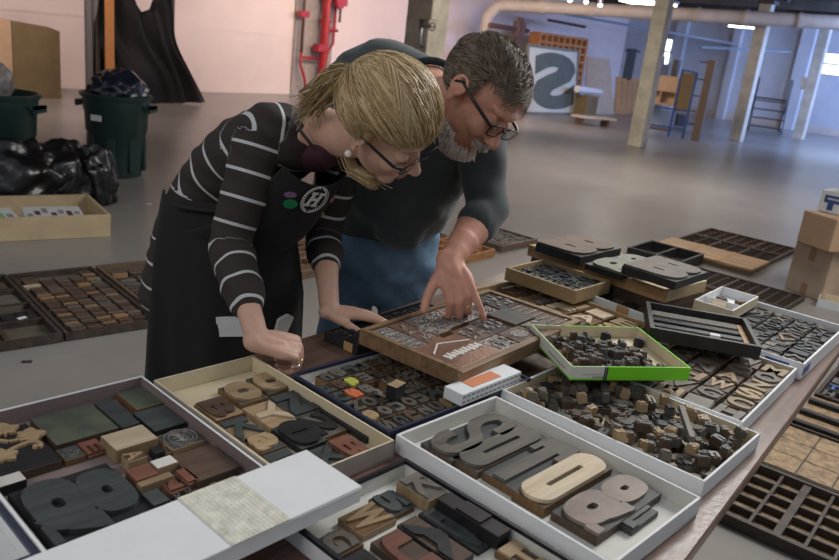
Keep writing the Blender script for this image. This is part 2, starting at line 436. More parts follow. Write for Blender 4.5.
for n_, (a, b, r, mt, lb) in enumerate([((640, 13, 20), (560, 12, 25), .03, 'pipe_paint', 'thin cream sprinkler line running below the big overhead pipe'),
                         ((490, 25, 19.5), (528, 31, 21.5), .06, 'pipe_dark', 'brown pipe with a valve beside the wall above the framed print'),
                         ((548, 20, 23), (585, 27, 24), .04, 'pipe_dark', 'short rust coloured pipe high on the pink wall')]):
    m = MB(); A2 = atY(*a); B2 = atY(*b); m.tube([A2, B2], r, 8)
    if n_ == 1:
        d = (B2-A2); m.tube([A2+d*.75+Vector((0, 0, .3)), A2+d*.75+Vector((0, 0, -.35))], .07, 8)
        for e in (.68, .82): m.tube([A2+d*e+Vector((0, 0, -.2)), A2+d*e+Vector((0, 0, .2))], .1, 8)
    tag(m.build('sprinkler_pipe', mt), lb, 'pipe')
for n_, (a, b) in enumerate([((700, 47, 22), (790, 52, 24)), ((565, 14, 22), (740, 45, 27))]):
    m = MB(); m.tube([atY(*a), atY(*b)], .035, 8); tag(m.build('conduit_pipe', 'mullion'), ['grey conduit crossing in front of the far wall', 'thin grey pipe slanting from the pink wall corner toward the far wall'][n_], 'pipe')
# ceiling lamps, and a roof skylight built like one
def lamp(px, py, Y, L_, label, w=.18):
    p = atY(px, py, Y); t = thing('ceiling_light', p, FA, label, 'light')
    m = MB(); m.box(-L_/2, L_/2, -w/2, w/2, .0, .05); m.build('housing', 'steel', t)
    m = MB(); m.box(-L_/2+.03, L_/2-.03, -w/2+.02, w/2-.02, -.03, 0); m.build('diffuser', 'glow_tube', t)
    m = MB(); m.tube([(-L_/3, 0, .05), (-L_/3, 0, CEIL-p.z)], .008, 6); m.tube([(L_/3, 0, .05), (L_/3, 0, CEIL-p.z)], .008, 6); m.build('hanger', 'steel', t)
lamp(648, 2, 15.5, 1.0, 'bright ceiling light panel above the nearest cream column', .5)
lamp(748, 27, 25, 1.2, 'long bright roof skylight slit near the far wall')  # roof skylight slit, made from the glowing lamp parts
for i, (px, py) in enumerate(((586, 2.5), (600, 5.5), (570, 1))):
    p = atY(px, py, 17.5)
    t = thing('spot_lamp', p, 0, ['middle small bright spot lamp hanging on the ceiling track', 'rightmost small bright spot lamp hanging on the ceiling track', 'leftmost small bright spot lamp on the ceiling track'][i], 'light')
    m = MB(); m.tube([(0, 0, .02), (0, 0, .16)], [.07, .04], 12); m.tube([(0, 0, .16), (0, 0, CEIL-p.z)], .008, 6); m.build('lamp_shade', 'steel', t)
    m = MB(); m.ell((0, 0, .02), (.05, .05, .045)); m.build('bulb', 'glow_tube', t, smooth=True)
# ---------------------------------------------------------------- background by the left wall
def bag(name, loc, r, mt, seed, label, group=None, spikes=.35, rz=0):
    rnd = random.Random(seed); m = MB(); n, k = 64, 36; vs = []
    m.ell((0, 0, 0), (1, 1, 1), n=n, k=k)
    dirs = [(Vector((rnd.gauss(0, 1), rnd.gauss(0, 1), rnd.gauss(0, 1))).normalized(), rnd.uniform(.05, .22), rnd.uniform(2.5, 8)) for _ in range(16)]
    out = []
    for v in m.v:
        p = Vector(v).normalized(); d = 1.0
        for q, a, s in dirs:
            d += a*spikes*(.62-abs(math.sin(s*p.dot(q)+a*30)))*.5
        d = max(.55, d)
        z = p.z*r[2]*d
        out.append((p.x*r[0]*d, p.y*r[1]*d, max(z, -r[2]*.62)+r[2]*.62))
    m.v = out
    o = m.build(name, mt, None, autos=50); 
    return put(o, loc, rz, label, 'bag', group)
def rot_about(p, a): return Matrix.Translation(p) @ Matrix.Rotation(Rd(a), 4, 'Z')
def bin_(loc, label, colour='bin_green', rz=0, hh=.72, tag_px=True):
    t = thing('trash_bin', loc, rz, label, 'trash bin')
    m = MB(); prof = [(.205, 0), (.215, .01), (.25, .38), (.262, .40), (.268, .56), (.278, .58), (.285, hh-.03), (.305, hh-.03), (.31, hh), (.288, hh+.004), (.27, hh-.02), (.25, .42), (.2, .03)]
    m.lathe(prof, 40); o = m.build('bin_body', colour, t, autos=35)
    for s in (0, PI):
        m = MB(); X = Matrix.Rotation(s, 4, 'Z'); m.box(.28, .335, -.09, .09, hh-.10, hh-.075, 0, X); m.box(.315, .335, -.09, .09, hh-.13, hh-.075, 0, X); m.build('handle', colour, t)
    for a in range(0, 360, 45):
        m = MB(); X = Matrix.Rotation(Rd(a+10), 4, 'Z'); m.box(.225, .252, -.035, .035, .05, .36, 0, X); m.build('rib', colour, t, bevel=.008)
    m = MB(); X = Matrix.Rotation(Rd(-104-rz), 4, 'Z'); m.box(.276, .287, -.05, .05, hh-.22, hh-.17, 0, X); m.build('sticker', 'label_white', t)
    return t
B2 = at(117, 174, 0); bin_(B2, 'dark green trash bin with a blue black bag bulging out of the top')
bag('trash_bag', B2+Vector((.03, 0, .66)), (.245, .23, .17), 'bagblue', 3, 'shiny blue black plastic bag sticking out of the green bin', spikes=.6)
B1 = at(3, 182, 0); bin_(B1, 'dark green trash bin at the left edge of the picture with a white label')
bag('plastic_bag', B1+Vector((-.12, .02, .66)), (.20, .2, .20), 'greybag', 5, 'crumpled grey plastic bag on top of the leftmost bin', spikes=.5)
bag('garbage_bag', at(14, 206, 0), (.34, .26, .30), 'blackplastic', 11, 'large black garbage bag at the left edge behind the pine tray', 'black garbage bags piled behind the pine tray', .75, 20)
bag('garbage_bag', at(60, 202, 0), (.27, .25, .29), 'blackplastic', 12, 'middle black garbage bag slumped in front of the bins', 'black garbage bags piled behind the pine tray', .75, 70)
bag('garbage_bag', at(96, 203, 0), (.15, .16, .27), 'blackplastic', 13, 'small rightmost black garbage bag near the foot of the green bin', 'black garbage bags piled behind the pine tray', .8, 120)
# tarp over a stand
ta = at(96, 101, 0); tb = at(195, 101, 0); td = (tb-ta); tl = td.length; ang = math.degrees(math.atan2(td.y, td.x))
t = thing('draped_stand', ta, ang, 'black plastic tarp draped over a tall stand by the pink wall', 'tarp')
prof = [(0, 1.75), (.10, 1.95), (.28, 1.9), (.42, 1.45), (.52, 1.33), (.62, 1.42), (.74, 1.85), (.80, 1.8), (.88, 1.25), (.94, .95), (1, .6)]
def top_z(u):
    for (a, za), (b, zb) in zip(prof, prof[1:]):
        if a <= u <= b: return za+(zb-za)*(u-a)/(b-a)
    return .6
m = MB(); nu, nv = 70, 24; vs = []; fs = []
for side in (0, 1):
    for i in range(nu+1):
        u = i/nu
        for j in range(nv+1):
            w = j/nv; z = top_z(u)*(1-w)+.03*abs(math.sin(u*9))
            xx = u*tl*(.80+.2*w)+.05*math.sin(z*5)+.0
            fold = .05*math.sin(u*15+2.5*math.sin(z*2.3+u*6))*(.25+w)+.03*math.sin(u*31+z*5+3*math.sin(u*9))
            vs.append((xx, (-.05-.30*w+fold) if side == 0 else (.05+.25*w+fold*.5), z))
n1 = (nu+1)*(nv+1)
for s_ in (0, 1):
    for i in range(nu):
        for j in range(nv):
            a = s_*n1+i*(nv+1)+j; f = (a, a+nv+1, a+nv+2, a+1); fs.append(f if s_ else f[::-1])
for i in range(nu): a = i*(nv+1); fs.append((a, a+nv+1, a+nv+1+n1, a+n1))
m.add(vs, fs); m.build('tarp', 'tarp', t, smooth=True)
for b in ((.02, .06, 1.7), (tl*.72, tl*.72+.05, 1.75), (tl*.45, tl*.49, 1.3)): m = MB(); m.box(b[0], b[1], -.03, .03, 0, b[2]); m.build('stand_leg', 'beam_dark', t)
p = at(101, 100, 0)
o = MB().box(0, .13, -.04, 0, 0, 2.0).build('wooden_board', 'orangewood'); X = atY(104, 100, ta.y-.55); X.z = 0; put(o, at(105.5, 104, 0), ang, 'upright orange brown board beside the black tarp', 'board')
m = MB(); nu, nv = 16, 10; vs = []; fs = []
for i in range(nu+1):
    for j in range(nv+1):
        u, w = i/nu, j/nv; vs.append((u*.24, -.02+.03*math.sin(u*14), 1.98-w*(1.75-1.5*u*(1 if u > .6 else .2))))
for i in range(nu):
    for j in range(nv): a = i*(nv+1)+j; fs.append((a, a+1, a+nv+2, a+nv+1))
m.add(vs, fs); o = m.build('grey_cloth', 'greycloth'); sm = o.modifiers.new('s', 'SOLIDIFY'); sm.thickness = .012
put(o, at(94, 104, 0)+Vector((-.08, -.1, 0)), ang, 'dark grey cloth hanging at the left of the tarp', 'cloth')
# big cardboard piece
ca = at(14, 99, 0); cb = at(60.5, 98.5, 0); cd = cb-ca; ang = math.degrees(math.atan2(cd.y, cd.x))
t = thing('cardboard_carton', ca, ang, 'large olive brown open carton standing on its side behind the bins', 'carton')
L_ = cd.length
m = MB(); m.prism([(0, 0), (L_, 0), (L_, .98), (L_*.75, 1.03), (0, 1.08)], 0, .02, X=Matrix.Rotation(PI/2, 4, 'X')); m.build('front_panel', 'hardboard', t)
m = MB(); m.box(-.02, 0, .03, .5, 0, 1.08); m.build('side_panel', 'cardboard2', t); m = MB(); m.box(L_-.02, L_, .03, .5, 0, .97); m.build('side_panel', 'cardboard2', t)
m = MB(); m.prism([(-.5, 0), (-.02, 0), (-.02, 1.09), (-.5, 1.13)], 0, .02, X=Matrix.Rotation(PI/2, 4, 'X')); m.build('flap', 'cardboard', t)
# red fire standpipe on the wall
def on_wall(px, py):
    d = ray(px, py); n_ = wn; tt = (WP-CO).dot(n_)/d.dot(n_); return CO+d*tt
bp = on_wall(313, 60); bp.z = 0
t = thing('fire_standpipe', bp+wn*.02, WD, 'red fire standpipe with valves running up the pink wall', 'standpipe')
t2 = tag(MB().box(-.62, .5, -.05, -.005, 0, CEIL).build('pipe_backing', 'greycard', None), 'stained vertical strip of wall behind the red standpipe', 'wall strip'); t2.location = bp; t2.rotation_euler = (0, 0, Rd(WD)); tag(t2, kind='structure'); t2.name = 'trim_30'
def yy(v): return -v
m = MB(); m.tube([(.05, -.25, .35), (.05, -.25, CEIL-.25)], .11, 16); m.build('riser', 'red_paint', t, autos=40)
for z in (.4, .95, 1.55, 2.0): m = MB(); m.tube([(.05, -.25, z), (.05, -.25, z+.06)], .15, 16); m.build('flange', 'red_paint', t, autos=40)
m = MB(); m.tube([(-.75, -.2, .9), (-.75, -.2, CEIL-.25)], .04, 8); m.build('drain_pipe', 'pipe_dark', t, smooth=True)
m = MB(); m.tube([(-.75, -.2, .98), (-.75, -.2, .65), (-.55, -.2, .35), (-.5, -.2, .15)], .035, 8); m.tube([(-.75, -.2, .8), (-.1, -.2, .8)], .03, 8); m.build('red_branch', 'red_paint', t, smooth=True)
m = MB(); m.box(-.9, -.6, -.27, -.13, 1.62, 1.74); m.build('bracket', 'red_paint', t); m = MB(); m.box(-.25, .0, -.34, -.15, .95, 1.1); m.build('bracket', 'red_paint', t)
m = MB(); m.tube([(.42, -.25, 2.1), (.42, -.25, 1.15), (.2, -.25, .9), (.15, -.25, .4)], .035, 8); m.tube([(.05, -.25, 1.42), (.55, -.25, 1.42)], .035, 8)
m.tube([(.05, -.25, 2.05), (.75, -.25, 2.1)], .06, 10); m.build('gauge_branch', 'red_paint', t, smooth=True)
m = MB(); m.tube([(.68, -.25, 1.95), (.68, -.25, 2.3)], .13, 12); m.tube([(.3, -.42, 2.05), (.3, -.5, 2.05)], .18, 14); m.build('valve', 'red_paint', t, autos=40)
m = MB(); m.tube([(.62, -.25, 1.6), (.62, -.25, 1.95)], .03, 8); m.build('hose_stub', 'pipe_dark', t); t.scale = (.74, 1, 1)
# framed letter print leaning
pa_, pb_ = at(524.5, 114.2, 0), at(575.5, 115.2, 0); d = pb_-pa_; ang = math.degrees(math.atan2(d.y, d.x)); wL = d.length
t = thing('framed_print', pa_, ang, 'large framed print of one giant dark letter S leaning behind the man', 'framed print')
hP = 1.64; lean = Matrix.Rotation(Rd(-8), 4, 'X')
m = MB(); m.box(.05, wL-.05, 0, .02, .05, hP-.05, 0, lean); m.build('paper', 'poster_paper', t)
m = MB()
for a in ((0, .06, 0, hP), (wL-.06, wL, 0, hP)): m.box(a[0], a[1], -.03, .04, a[2], a[3], 0, lean)
m.box(.06, wL-.06, -.03, .04, 0, .06, 0, lean); m.box(.06, wL-.06, -.03, .04, hP-.06, hP, 0, lean); m.build('frame', 'poster_frame', t)
m = MB(); add_glyph(m, 'S', wL*.53, hP*.50, wL*.84, hP*.84, 0, .006, off=.055, mirror=True, X=lean @ Matrix.Translation((0, -.002, 0)) @ Matrix.Rotation(PI/2, 4, 'X')); m.build('letter_print', 'poster_ink', t)
# orange rack behind it
ra, rb = atY(542, 31, 22.6), atY(588, 41, 24.0); top = (ra.z+rb.z)/2; ra.z = rb.z = 0; d = rb-ra; ang = math.degrees(math.atan2(d.y, d.x)); wL = d.length
t = thing('pigeonhole_rack', ra, ang, 'orange brown pigeonhole rack standing behind the framed print', 'rack')
m = MB(); n = 8
for i in range(n+1): m.box(i*wL/n-.035, i*wL/n+.035, 0, .4, 0, top)
for j in range(10): z = top*j/9; m.box(0, wL, .01, .39, max(0, z-.045), z+.02)
m.build('shelf_grid', 'orangewood', t)
m = MB(); m.box(0, wL, .4, .42, 0, top); m.build('back_panel', 'agedwood', t)
# leaning sheets, boards
a, b = at(584, 113.5, 0), at(613.5, 114.5, 0); d = b-a; ang = math.degrees(math.atan2(d.y, d.x)); wL = d.length
m = MB(); m.prism([(0, 0), (wL, 0), (wL*.66, 1.5), (-.1, 1.5)], 0, .03, X=Matrix.Rotation(Rd(90-6), 4, 'X')); o = m.build('plywood_sheet', 'cardboard2'); put(o, a, ang, 'grey brown sheet of plywood leaning right of the framed print', 'sheet')
for i in range(5):
    px = 609+i*5.2; a = at(px, 114, 0)+Vector((.2, .3, 0))
    m = MB(); m.box(0, .17, 0, .03, 0, 1.05-.04*(i % 3), 0, Matrix.Rotation(Rd(-7), 4, 'X') @ Matrix.Rotation(Rd(-5), 4, 'Y')); o = m.build('leaning_board', 'pallet')
    put(o, a, 5, ['first from the left of the orange brown boards leaning past the plywood', 'second of the orange brown boards leaning past the plywood', 'middle orange brown board of those leaning past the plywood', 'fourth of the orange brown boards leaning past the plywood', 'rightmost orange brown board leaning next to the cream column'][i], 'board', 'boards leaning beside the plywood')
a, b = atY(577, 89, 20.3), atY(600, 92, 21.2)
m = MB(); m.tube([a, b], .085, 14); tag(m.build('paper_roll', 'label_white', autos=40), 'white paper roll lying right of the framed print', 'roll')
a2 = (a+b)/2; m = MB(); m.box(-.25, .25, -.18, .18, 0, a2.z-.13); o = m.build('low_cabinet', 'hardboard', bevel=.01); put(o, (a2.x, a2.y, 0), 45, 'small brown cabinet under the white paper roll', 'cabinet')
a, b = at(576, 124.5, 0), at(607, 127, 0); d = b-a; ang = math.degrees(math.atan2(d.y, d.x)); wL = d.length
t = thing('low_bench', a, ang, 'low plank bench on the floor in front of the framed print', 'bench')
m = MB(); m.box(-.05, wL+.1, -.2, .2, .17, .21); m.build('plank', 'pipe_paint', t)
for x in (.05, wL-.1): m = MB(); m.box(x, x+.05, -.15, .15, 0, .17); m.build('leg', 'agedwood', t)
a = atY(627, 78, 25.5); a.z = 0; zt = atY(627, 48, 25.5).z
m = MB(); m.box(-.13, .13, -.1, .1, 0, zt); m.box(-.2, .25, -.02, .02, zt-.1, zt-.04); o = m.build('tall_black_post', 'blackwood'); put(o, a, 0, 'tall narrow black stand in front of the lavender far wall', 'stand')
# work cart with blue frame
a = at(668, 136.5, 0)
t = thing('work_cart', a, FA+6, 'work cart with blue metal frame and tan end panel', 'cart')
def bars(name, lst, mt, t, r=.022):
    for A, B in lst: m = MB(); m.tube([A, B], r, 6); m.build(name, mt, t)
bars('frame_post', [((0, 0, 0), (.02, 0, 1.45)), ((.32, 0, 0), (.34, 0, 1.42)), ((-.75, .3, 0), (-.75, .3, 1.5))], 'steel_blue', t, .03)
bars('frame_rail', [((-.7, 0, .2), (.32, 0, .2)), ((-.7, 0, .6), (.33, 0, .6)), ((.0, 0, 1.45), (.34, 0, 1.42))], 'steel_blue', t, .02)
m = MB(); m.box(.04, .31, -.01, .02, .62, 1.4); m.build('end_panel', 'hardboard', t)
m = MB(); m.box(-.75, 0, .05, .35, .66, .70); m.box(-.75, 0, .05, .35, 1.25, 1.29); m.box(-.75, 0, .05, .1, .95, 1.25); m.box(-.75, -.71, .05, .35, .7, 1.25); m.box(-.04, 0, .05, .35, .7, 1.25); m.box(-.38, -.35, .05, .35, .7, .95); m.box(-.71, -.04, .3, .33, .7, .95)
m.build('cubby_shelf', 'cardboard', t)
m = MB(); m.box(-.75, -.0, 0, .35, .1, .14); m.build('lower_shelf', 'agedwood', t)
m = MB(); m.box(-.6, -.5, .1, .3, 1.29, 1.7); m.box(-.25, -.13, .1, .3, 1.29, 1.65); m.build('upright_panel', 'blackwood', t)
a = at(695, 141, 0)
t = thing('plank_rack', a, FA+6, 'tall brown plank with thin horizontal rails right of the work cart', 'rack')
m = MB(); m.box(-.08, .08, -.05, .05, 0, 1.72); m.build('post', 'agedwood', t)
bars('rail', [((-.24, 0, z), (.0, 0, z)) for z in (.35, .62, .95, 1.3, 1.66)], 'blackwood', t, .014)
m = MB(); m.box(-.3, -.1, .25, .45, .0, .3); o = m.build('small_crate', 'blackwood'); put(o, at(690, 128, 0), 0, 'small dark crate on the floor behind the plank rack', 'crate')
# rolling ladder
a = at(781, 134.5, 0)
t = thing('rolling_ladder', a, 72, 'black metal rolling ladder with four steps and handrails', 'ladder')
for s_ in (0, .88):
    m = MB(); y = s_; m.tube([(-.05, y, .02), (.28, y, .92), (.32, y, 1.45)], .02, 6); m.build('front_rail', 'blackwood', t)
    m = MB(); m.tube([(.95, y, .02), (.9, y, .9), (.86, y, 1.5), (.32, y, 1.48)], .02, 6); m.build('rear_rail', 'blackwood', t)
    m = MB(); m.tube([(-.05, y, .05), (.95, y, .05)], .02, 6); m.tube([(.28, y, .9), (.95, y, .3)], .015, 6); m.build('side_brace', 'blackwood', t)
for i in range(4):
    z = .12+i*.24; x = .0+i*.1; m = MB(); m.box(x, x+.2, .0, .88, z, z+.03); m.build('step', 'blackwood', t)
m = MB(); m.box(.28, .92, 0, .88, .9, .94); m.build('platform', 'blackwood', t)
for x, y in ((0, 0), (0, .88), (.93, 0), (.93, .88)):
    m = MB(); m.tube([(x, y-.02, .045), (x, y+.02, .045)], .045, 10); m.build('caster', 'blackwood', t)
# ---------------------------------------------------------------- things on the floor
def tray_mesh(w, l, h, t, mo, mi, mr, mb_=None, base=None):
    """open tray, local x = long side l, y = short side w; outer / inner / rim material slots 0 1 2"""
    m = MB(); X, Y = l/2, w/2
    m.box(-X, X, -Y, Y, 0, t, fm=[0, 1, 0, 0, 0, 0])
    m.box(-X, X, -Y, -Y+t, t, h, fm=[0, 2, 0, 1, 0, 0]); m.box(-X, X, Y-t, Y, t, h, fm=[0, 2, 1, 0, 0, 0])
    m.box(-X, -X+t, -Y+t, Y-t, t, h, fm=[0, 2, 0, 0, 0, 1]); m.box(X-t, X, -Y+t, Y-t, t, h, fm=[0, 2, 0, 0, 1, 0])
    return m, [mo, mi, mr]
def rect(T, a, w, l):
    """centre of a rectangle whose far corner is T, short side runs back along a, long side along a-90"""
    T = Vector((T[0], T[1], 0)); return T+dirv(a-90, l/2)-dirv(a, w/2)
# pine tray with papers
C1 = at(117.5, 236, 0); a_ = 37
l_, w_ = 1.25, .62
cen = C1+dirv(a_+180, l_/2)+dirv(a_+90+8, w_/2)
m, mm = tray_mesh(w_, l_, .15, .018, 'pine', 'pine', 'pine'); o = m.build('pine_tray', mm, bevel=.002); put(o, cen, a_, 'pale pine wooden tray holding printed papers on the floor', 'tray')
PT = rot_about(cen, a_)
for i, (x, y, rz, sx, sy, col, lb) in enumerate([(-.10, -.02, 3, .40, .34, 'newspaper', 'white newspaper in the middle of the pine tray'), (.32, -.05, -4, .36, .3, 'newspaper', 'folded newspaper at the right end of the pine tray'), (-.47, -.04, 2, .28, .32, 'print_teal', 'teal printed sheet at the left of the pine tray')]):
    t = thing('newspaper', PT @ Vector((x, y, .02+.0*i)), a_+rz, lb, 'newspaper')
    m = MB(); m.box(-sx/2, sx/2, -sy/2, sy/2, 0, .085+.012*i); m.build('sheets', 'newspaper' if i < 2 else 'label_white', t, bevel=.004)
    m = MB(); z = .085+.012*i
    for k in range(7):
        x0 = -sx/2+.02+k*sx/7.5; yk = -sy/2+.03+(k*37 % 5)*.02
        m.box(x0, x0+sx/11, yk, yk+sy*(.25+.1*(k % 3)), z, z+.0015, k % 2)
    m.build('printed_block', [['print_grey', 'print_green'], ['print_grey', 'pipe_dark'], ['print_teal', 'print_green']][i], t)
def case(T, a, w, l, z, h, cols, rows, label, fm='agedwood', bm_='casefloor', gap=.006, big=None, t_=.018):
    c = rect(T, a, w, l); t = thing('type_case', (c.x, c.y, z), a-90, label, 'type case')
    X, Y = l/2, w/2
    m = MB(); m.box(-X, X, -Y, -Y+t_, 0, h); m.box(-X, X, Y-t_, Y, 0, h); m.box(-X, -X+t_, -Y+t_, Y-t_, 0, h); m.box(X-t_, X, -Y+t_, Y-t_, 0, h)
    m.build('case_frame', fm, t, bevel=.0015)
    m = MB(); m.box(-X+t_, X-t_, -Y+t_, Y-t_, 0, .008); m.build('case_floor', bm_, t)
    if cols or rows:
        m = MB(); g = gap/2
        for i in range(1, cols): x = -X+t_+(2*X-2*t_)*i/cols; gg = g*2.5 if big and i in big else g; m.box(x-gg, x+gg, -Y+t_, Y-t_, .008, h-.006)
        for j in range(1, rows): y = -Y+t_+(2*Y-2*t_)*j/rows; m.box(-X+t_, X-t_, y-g, y+g, .008, h-.009)
        m.build('divider', fm, t)
    return t
# left floor: three cases
LB = Vector((-1.57, 3.24)); a_ = 43; w_, l_ = .44, .93
Tm = Vector((LB.x, LB.y, 0))+dirv(a_, w_)+dirv(a_+90, l_)
cm = case(Tm, a_, w_, l_, 0, .04, 0, 0, 'middle floor type case packed with rows of thin brown slugs', 'darkwood', bm_='casefloor')
Tr = Tm+dirv(a_, w_+.02)
cr_ = case(Tr, a_, w_, l_, 0, .04, 0, 0, 'floor type case with thin slugs half hidden behind the woman', 'agedwood', bm_='casefloor')
Tl = Tm-dirv(a_, w_+.01)
cl_ = case(Tl, a_, w_, l_, 0, .045, 4, 2, 'leftmost floor type case with a few large blocks in big compartments', 'darkwood', gap=.02)
slug = MB().box(-.047, .047, -.0085, .0085, 0, .024).build('type_slug', 't_brown', bevel=.0015)
slug2 = MB().box(-.047, .047, -.0085, .0085, 0, .024).build('type_slug', 't_grey', bevel=.0015)
slug3 = MB().box(-.047, .047, -.0085, .0085, 0, .024).build('type_slug', 'agedwood_tan', bevel=.0015)
def slugs(caseobj, w, l, ncol, nrow, pitch, x0, group, where):
    X = rot_about(caseobj.location, math.degrees(caseobj.rotation_euler.z)); n = 0
    for c in range(ncol):
        dx = random.uniform(0, .07)
        for r in range(nrow):
            k = random.random(); proto = slug if k < .6 else (slug2 if k < .87 else slug3)
            if (c, r) in ((0, 5), (0, 6), (4, nrow-1), (3, nrow-1)) or random.random() < .035: continue
            x = -l/2+x0+dx+r*pitch; y = -w/2+.075+c*(w-.13)/(max(1, ncol-1))*.985
            if x > l/2-.05: continue
            o = dup(proto, X @ Vector((x, y, .009+random.uniform(0, .003))), (0, 0, caseobj.rotation_euler.z+PI/2+random.uniform(-.06, .06)))
            o.scale = ((w-.15)/(ncol-1)/.1*random.uniform(.88, 1.0) if ncol > 1 else 1, random.uniform(.8, 1.25), random.uniform(.8, 1.15))
            tone = {'type_slug': ''}.get('', '')
            col = {id(slug): 'dark brown', id(slug2): 'grey', id(slug3): 'tan'}[id(proto)]
            tag(o, 'thin %s slug in the rows of the %s' % (col, where), 'type slug', group)
slugs(cm, .44, .95, 5, 34, .0245, .06, 'thin slugs in the middle floor case', 'middle floor case left of the woman')
slugs(cr_, .44, .95, 4, 24, .0245, .08, 'thin slugs in the case behind the woman', 'floor case partly hidden by the woman')
for o in (slug, slug2, slug3): bpy.data.objects.remove(o)
o = MB().box(-.05, .05, -.012, .012, 0, .026).build('type_slug', 't_pale', bevel=.002); X = rot_about(cm.location, a_-90)
put(o, X @ Vector((-.26, -.165, .01)), a_, 'single pale yellow slug at the left of the middle floor case', 'type slug')
X = rot_about(cl_.location, a_-90)
for i, (x, y, sx, sy, mt, lb) in enumerate([(-.30, .11, .14, .14, 't_brown', 'large flat brown block at the back of the leftmost floor case'), (-.07, .10, .17, .15, 't_grey', 'carved grey block in the middle of the leftmost floor case'),
                                             (.16, .12, .12, .15, 't_black', 'black block nearest the middle case in the leftmost floor case'), (.36, -.1, .15, .14, 't_red', 'reddish block at the near end of the leftmost floor case'), (.12, -.1, .17, .12, 't_brown', 'dull brown block in the near row of the leftmost floor case')]):
    m = MB(); m.box(-sx/2, sx/2, -sy/2, sy/2, 0, .024); add_glyph(m, 'RUFDK'[i], 0, 0, sx*.8, sy*.85, .024, .029, 1, mirror=True)
    put(m.build('wood_type_block', [mt, mt], bevel=0), X @ Vector((x, y, .01)), a_-90+(i % 2)*4, lb, 'wood type block')
o = MB().box(-.02, .02, -.012, .012, 0, .002).build('paper_scrap', 'label_white'); put(o, X @ Vector((.2, .12, .04)), 60, 'tiny white paper scrap in the leftmost floor case', 'paper')
# middle distance
case((.54, 6.46), 50, .50, .49, 0, .05, 0, 0, 'dark floor case full of grey type beyond the mans hand', 'agedwood')
c_ = rect((.54, 6.46), 50, .50, .49); m = MB(); rr = random.Random(3)
for i in range(12):
    for j in range(16): x = -.21+i*.038; y = -.225+j*.03; m.box(x, x+.034, y, y+rr.uniform(.018, .028), .01, rr.uniform(.03, .04))
tag(put(m.build('small_type', 't_grey'), (c_.x, c_.y, 0), -40, 'mass of grey type filling the dark floor case beyond the hand', 'type'), kind='stuff')
o1 = case(Vector((.53, 5.62, 0))+dirv(141, .42), 53, .46, .42, 0, .055, 4, 3, 'orange wooden floor case right behind the mans hand', 'orangecase', 'orangecase', gap=.012)
o2 = case(Vector((.53, 5.62, 0))+dirv(233, .48)+dirv(141, .42), 53, .46, .42, 0, .055, 2, 3, 'orange wooden floor case beside the mans jeans', 'orangecase', 'agedwood_tan', gap=.012)
o3 = case(Vector((.53, 5.62, 0))+dirv(233, .0)+dirv(141, .89)+dirv(51, .0), 53, .45, .42, 0, .05, 0, 0, 'dark floor case beyond the orange one', 'darkwood')
o4 = case(Vector((.53, 5.62, 0))+dirv(233, .50)+dirv(141, .89), 53, .45, .42, 0, .05, 3, 3, 'floor case beyond the man seen past his sleeve', 'agedwood')
o4 = case(Vector((-.85, 5.5, 0)), 52, .7, .7, 0, .05, 6, 3, 'brown floor case seen between the woman and the man', 'agedwood', 'agedwood_tan')
# right
T1 = Vector((2.79, 7.56, 0)); A5 = 52; sh = dirv(A5+180, .475)
case(T1, A5-98+98, .465, .82, 0, .034, 9, 4, 'farthest floor type case with small brown compartments', 'darkwood', 'orangecase', gap=.007, big=(3, 6))
case(T1+sh, A5, .465, .82, 0, .034, 6, 5, 'second floor type case with mixed compartments beyond the tan boards', 'darkwood', 'orangecase', gap=.007, big=(2, 4))
P2 = T1+sh*2; c = rect(P2, A5, .465, .84)
t = thing('overturned_case', (c.x, c.y, 0), A5-90, 'light orange overturned case showing its plank underside', 'type case')
m = MB()
for i in range(4): y = -.232+i*.117; m.box(-.42, .42, y, y+.113, .035, .055)
m.build('plank', 'agedwood_tan', t, bevel=.002); M['agedwood_tan']
m = MB(); m.box(-.41, .41, -.225, .225, 0, .035); m.build('rim', 'agedwood', t)
m = MB()
for x in (-.14, .14): m.box(x-.02, x+.02, -.232, .232, .055, .058)
m.build('batten', 'pallet', t)
case(P2+sh*1.02+dirv(A5, .0), A5, .46, .46, 0, .09, 2, 1, 'dark empty floor case left of the tan overturned case', 'blackwood', 'darkwood', gap=.014)
case((2.16, 5.91), A5-1, .465, .80, 0, .034, 10, 7, 'floor type case with fine brown compartments near the cardboard boxes', 'darkwood', 'orangecase', gap=.006, big=(4, 7))
case(Vector((2.16, 5.91, 0))+dirv(231, .475), A5-1, .465, .80, 0, .030, 10, 7, 'floor type case with fine compartments half hidden by the table', 'darkwood', 'orangecase', gap=.006, big=(4, 7))
case(Vector((2.16, 5.91, 0))+dirv(231, .95)+dirv(-39, .1), A5-1, .465, .80, 0, .04, 10, 5, 'floor type case just beyond the white carton at the table end', 'darkwood', 'agedwood', gap=.008)
# right, close to the table
zx = .0
T = at(756, 461, .045); a_ = 53
ref = T
case(ref, a_, .49, .86, 0, .045, 9, 5, 'nearest floor type case with deep square compartments beside the table', 'darkwood', 'papersq', gap=.011, big=(2,), t_=.02)
c = rect(ref+dirv(a_, .495), a_, .47, .82); t = thing('type_case', (c.x, c.y, 0), a_-90, 'floor case whose tan floor is pasted with paper squares', 'type case')
m = MB(); m.box(-.41, .41, -.235, .235, 0, .036); m.build('case_body', 'darkwood', t)
m = MB()
for i in range(6):
    for j in range(3): m.box(-.40+i*.134, -.40+i*.134+.128, -.225+j*.15, -.225+j*.15+.144, .036, .040)
m.build('paper_square', 'papersq', t)
m = MB(); m.box(-.41, .41, .225, .235, .036, .05); m.box(-.41, -.40, -.235, .225, .036, .05); m.build('rim', 'darkwood', t)
c = rect(ref+dirv(a_, .975), a_, .47, .82); t = thing('type_case', (c.x, c.y, 0), a_-90, 'floor case holding toothed dark galley strips beyond the paper squares', 'type case')
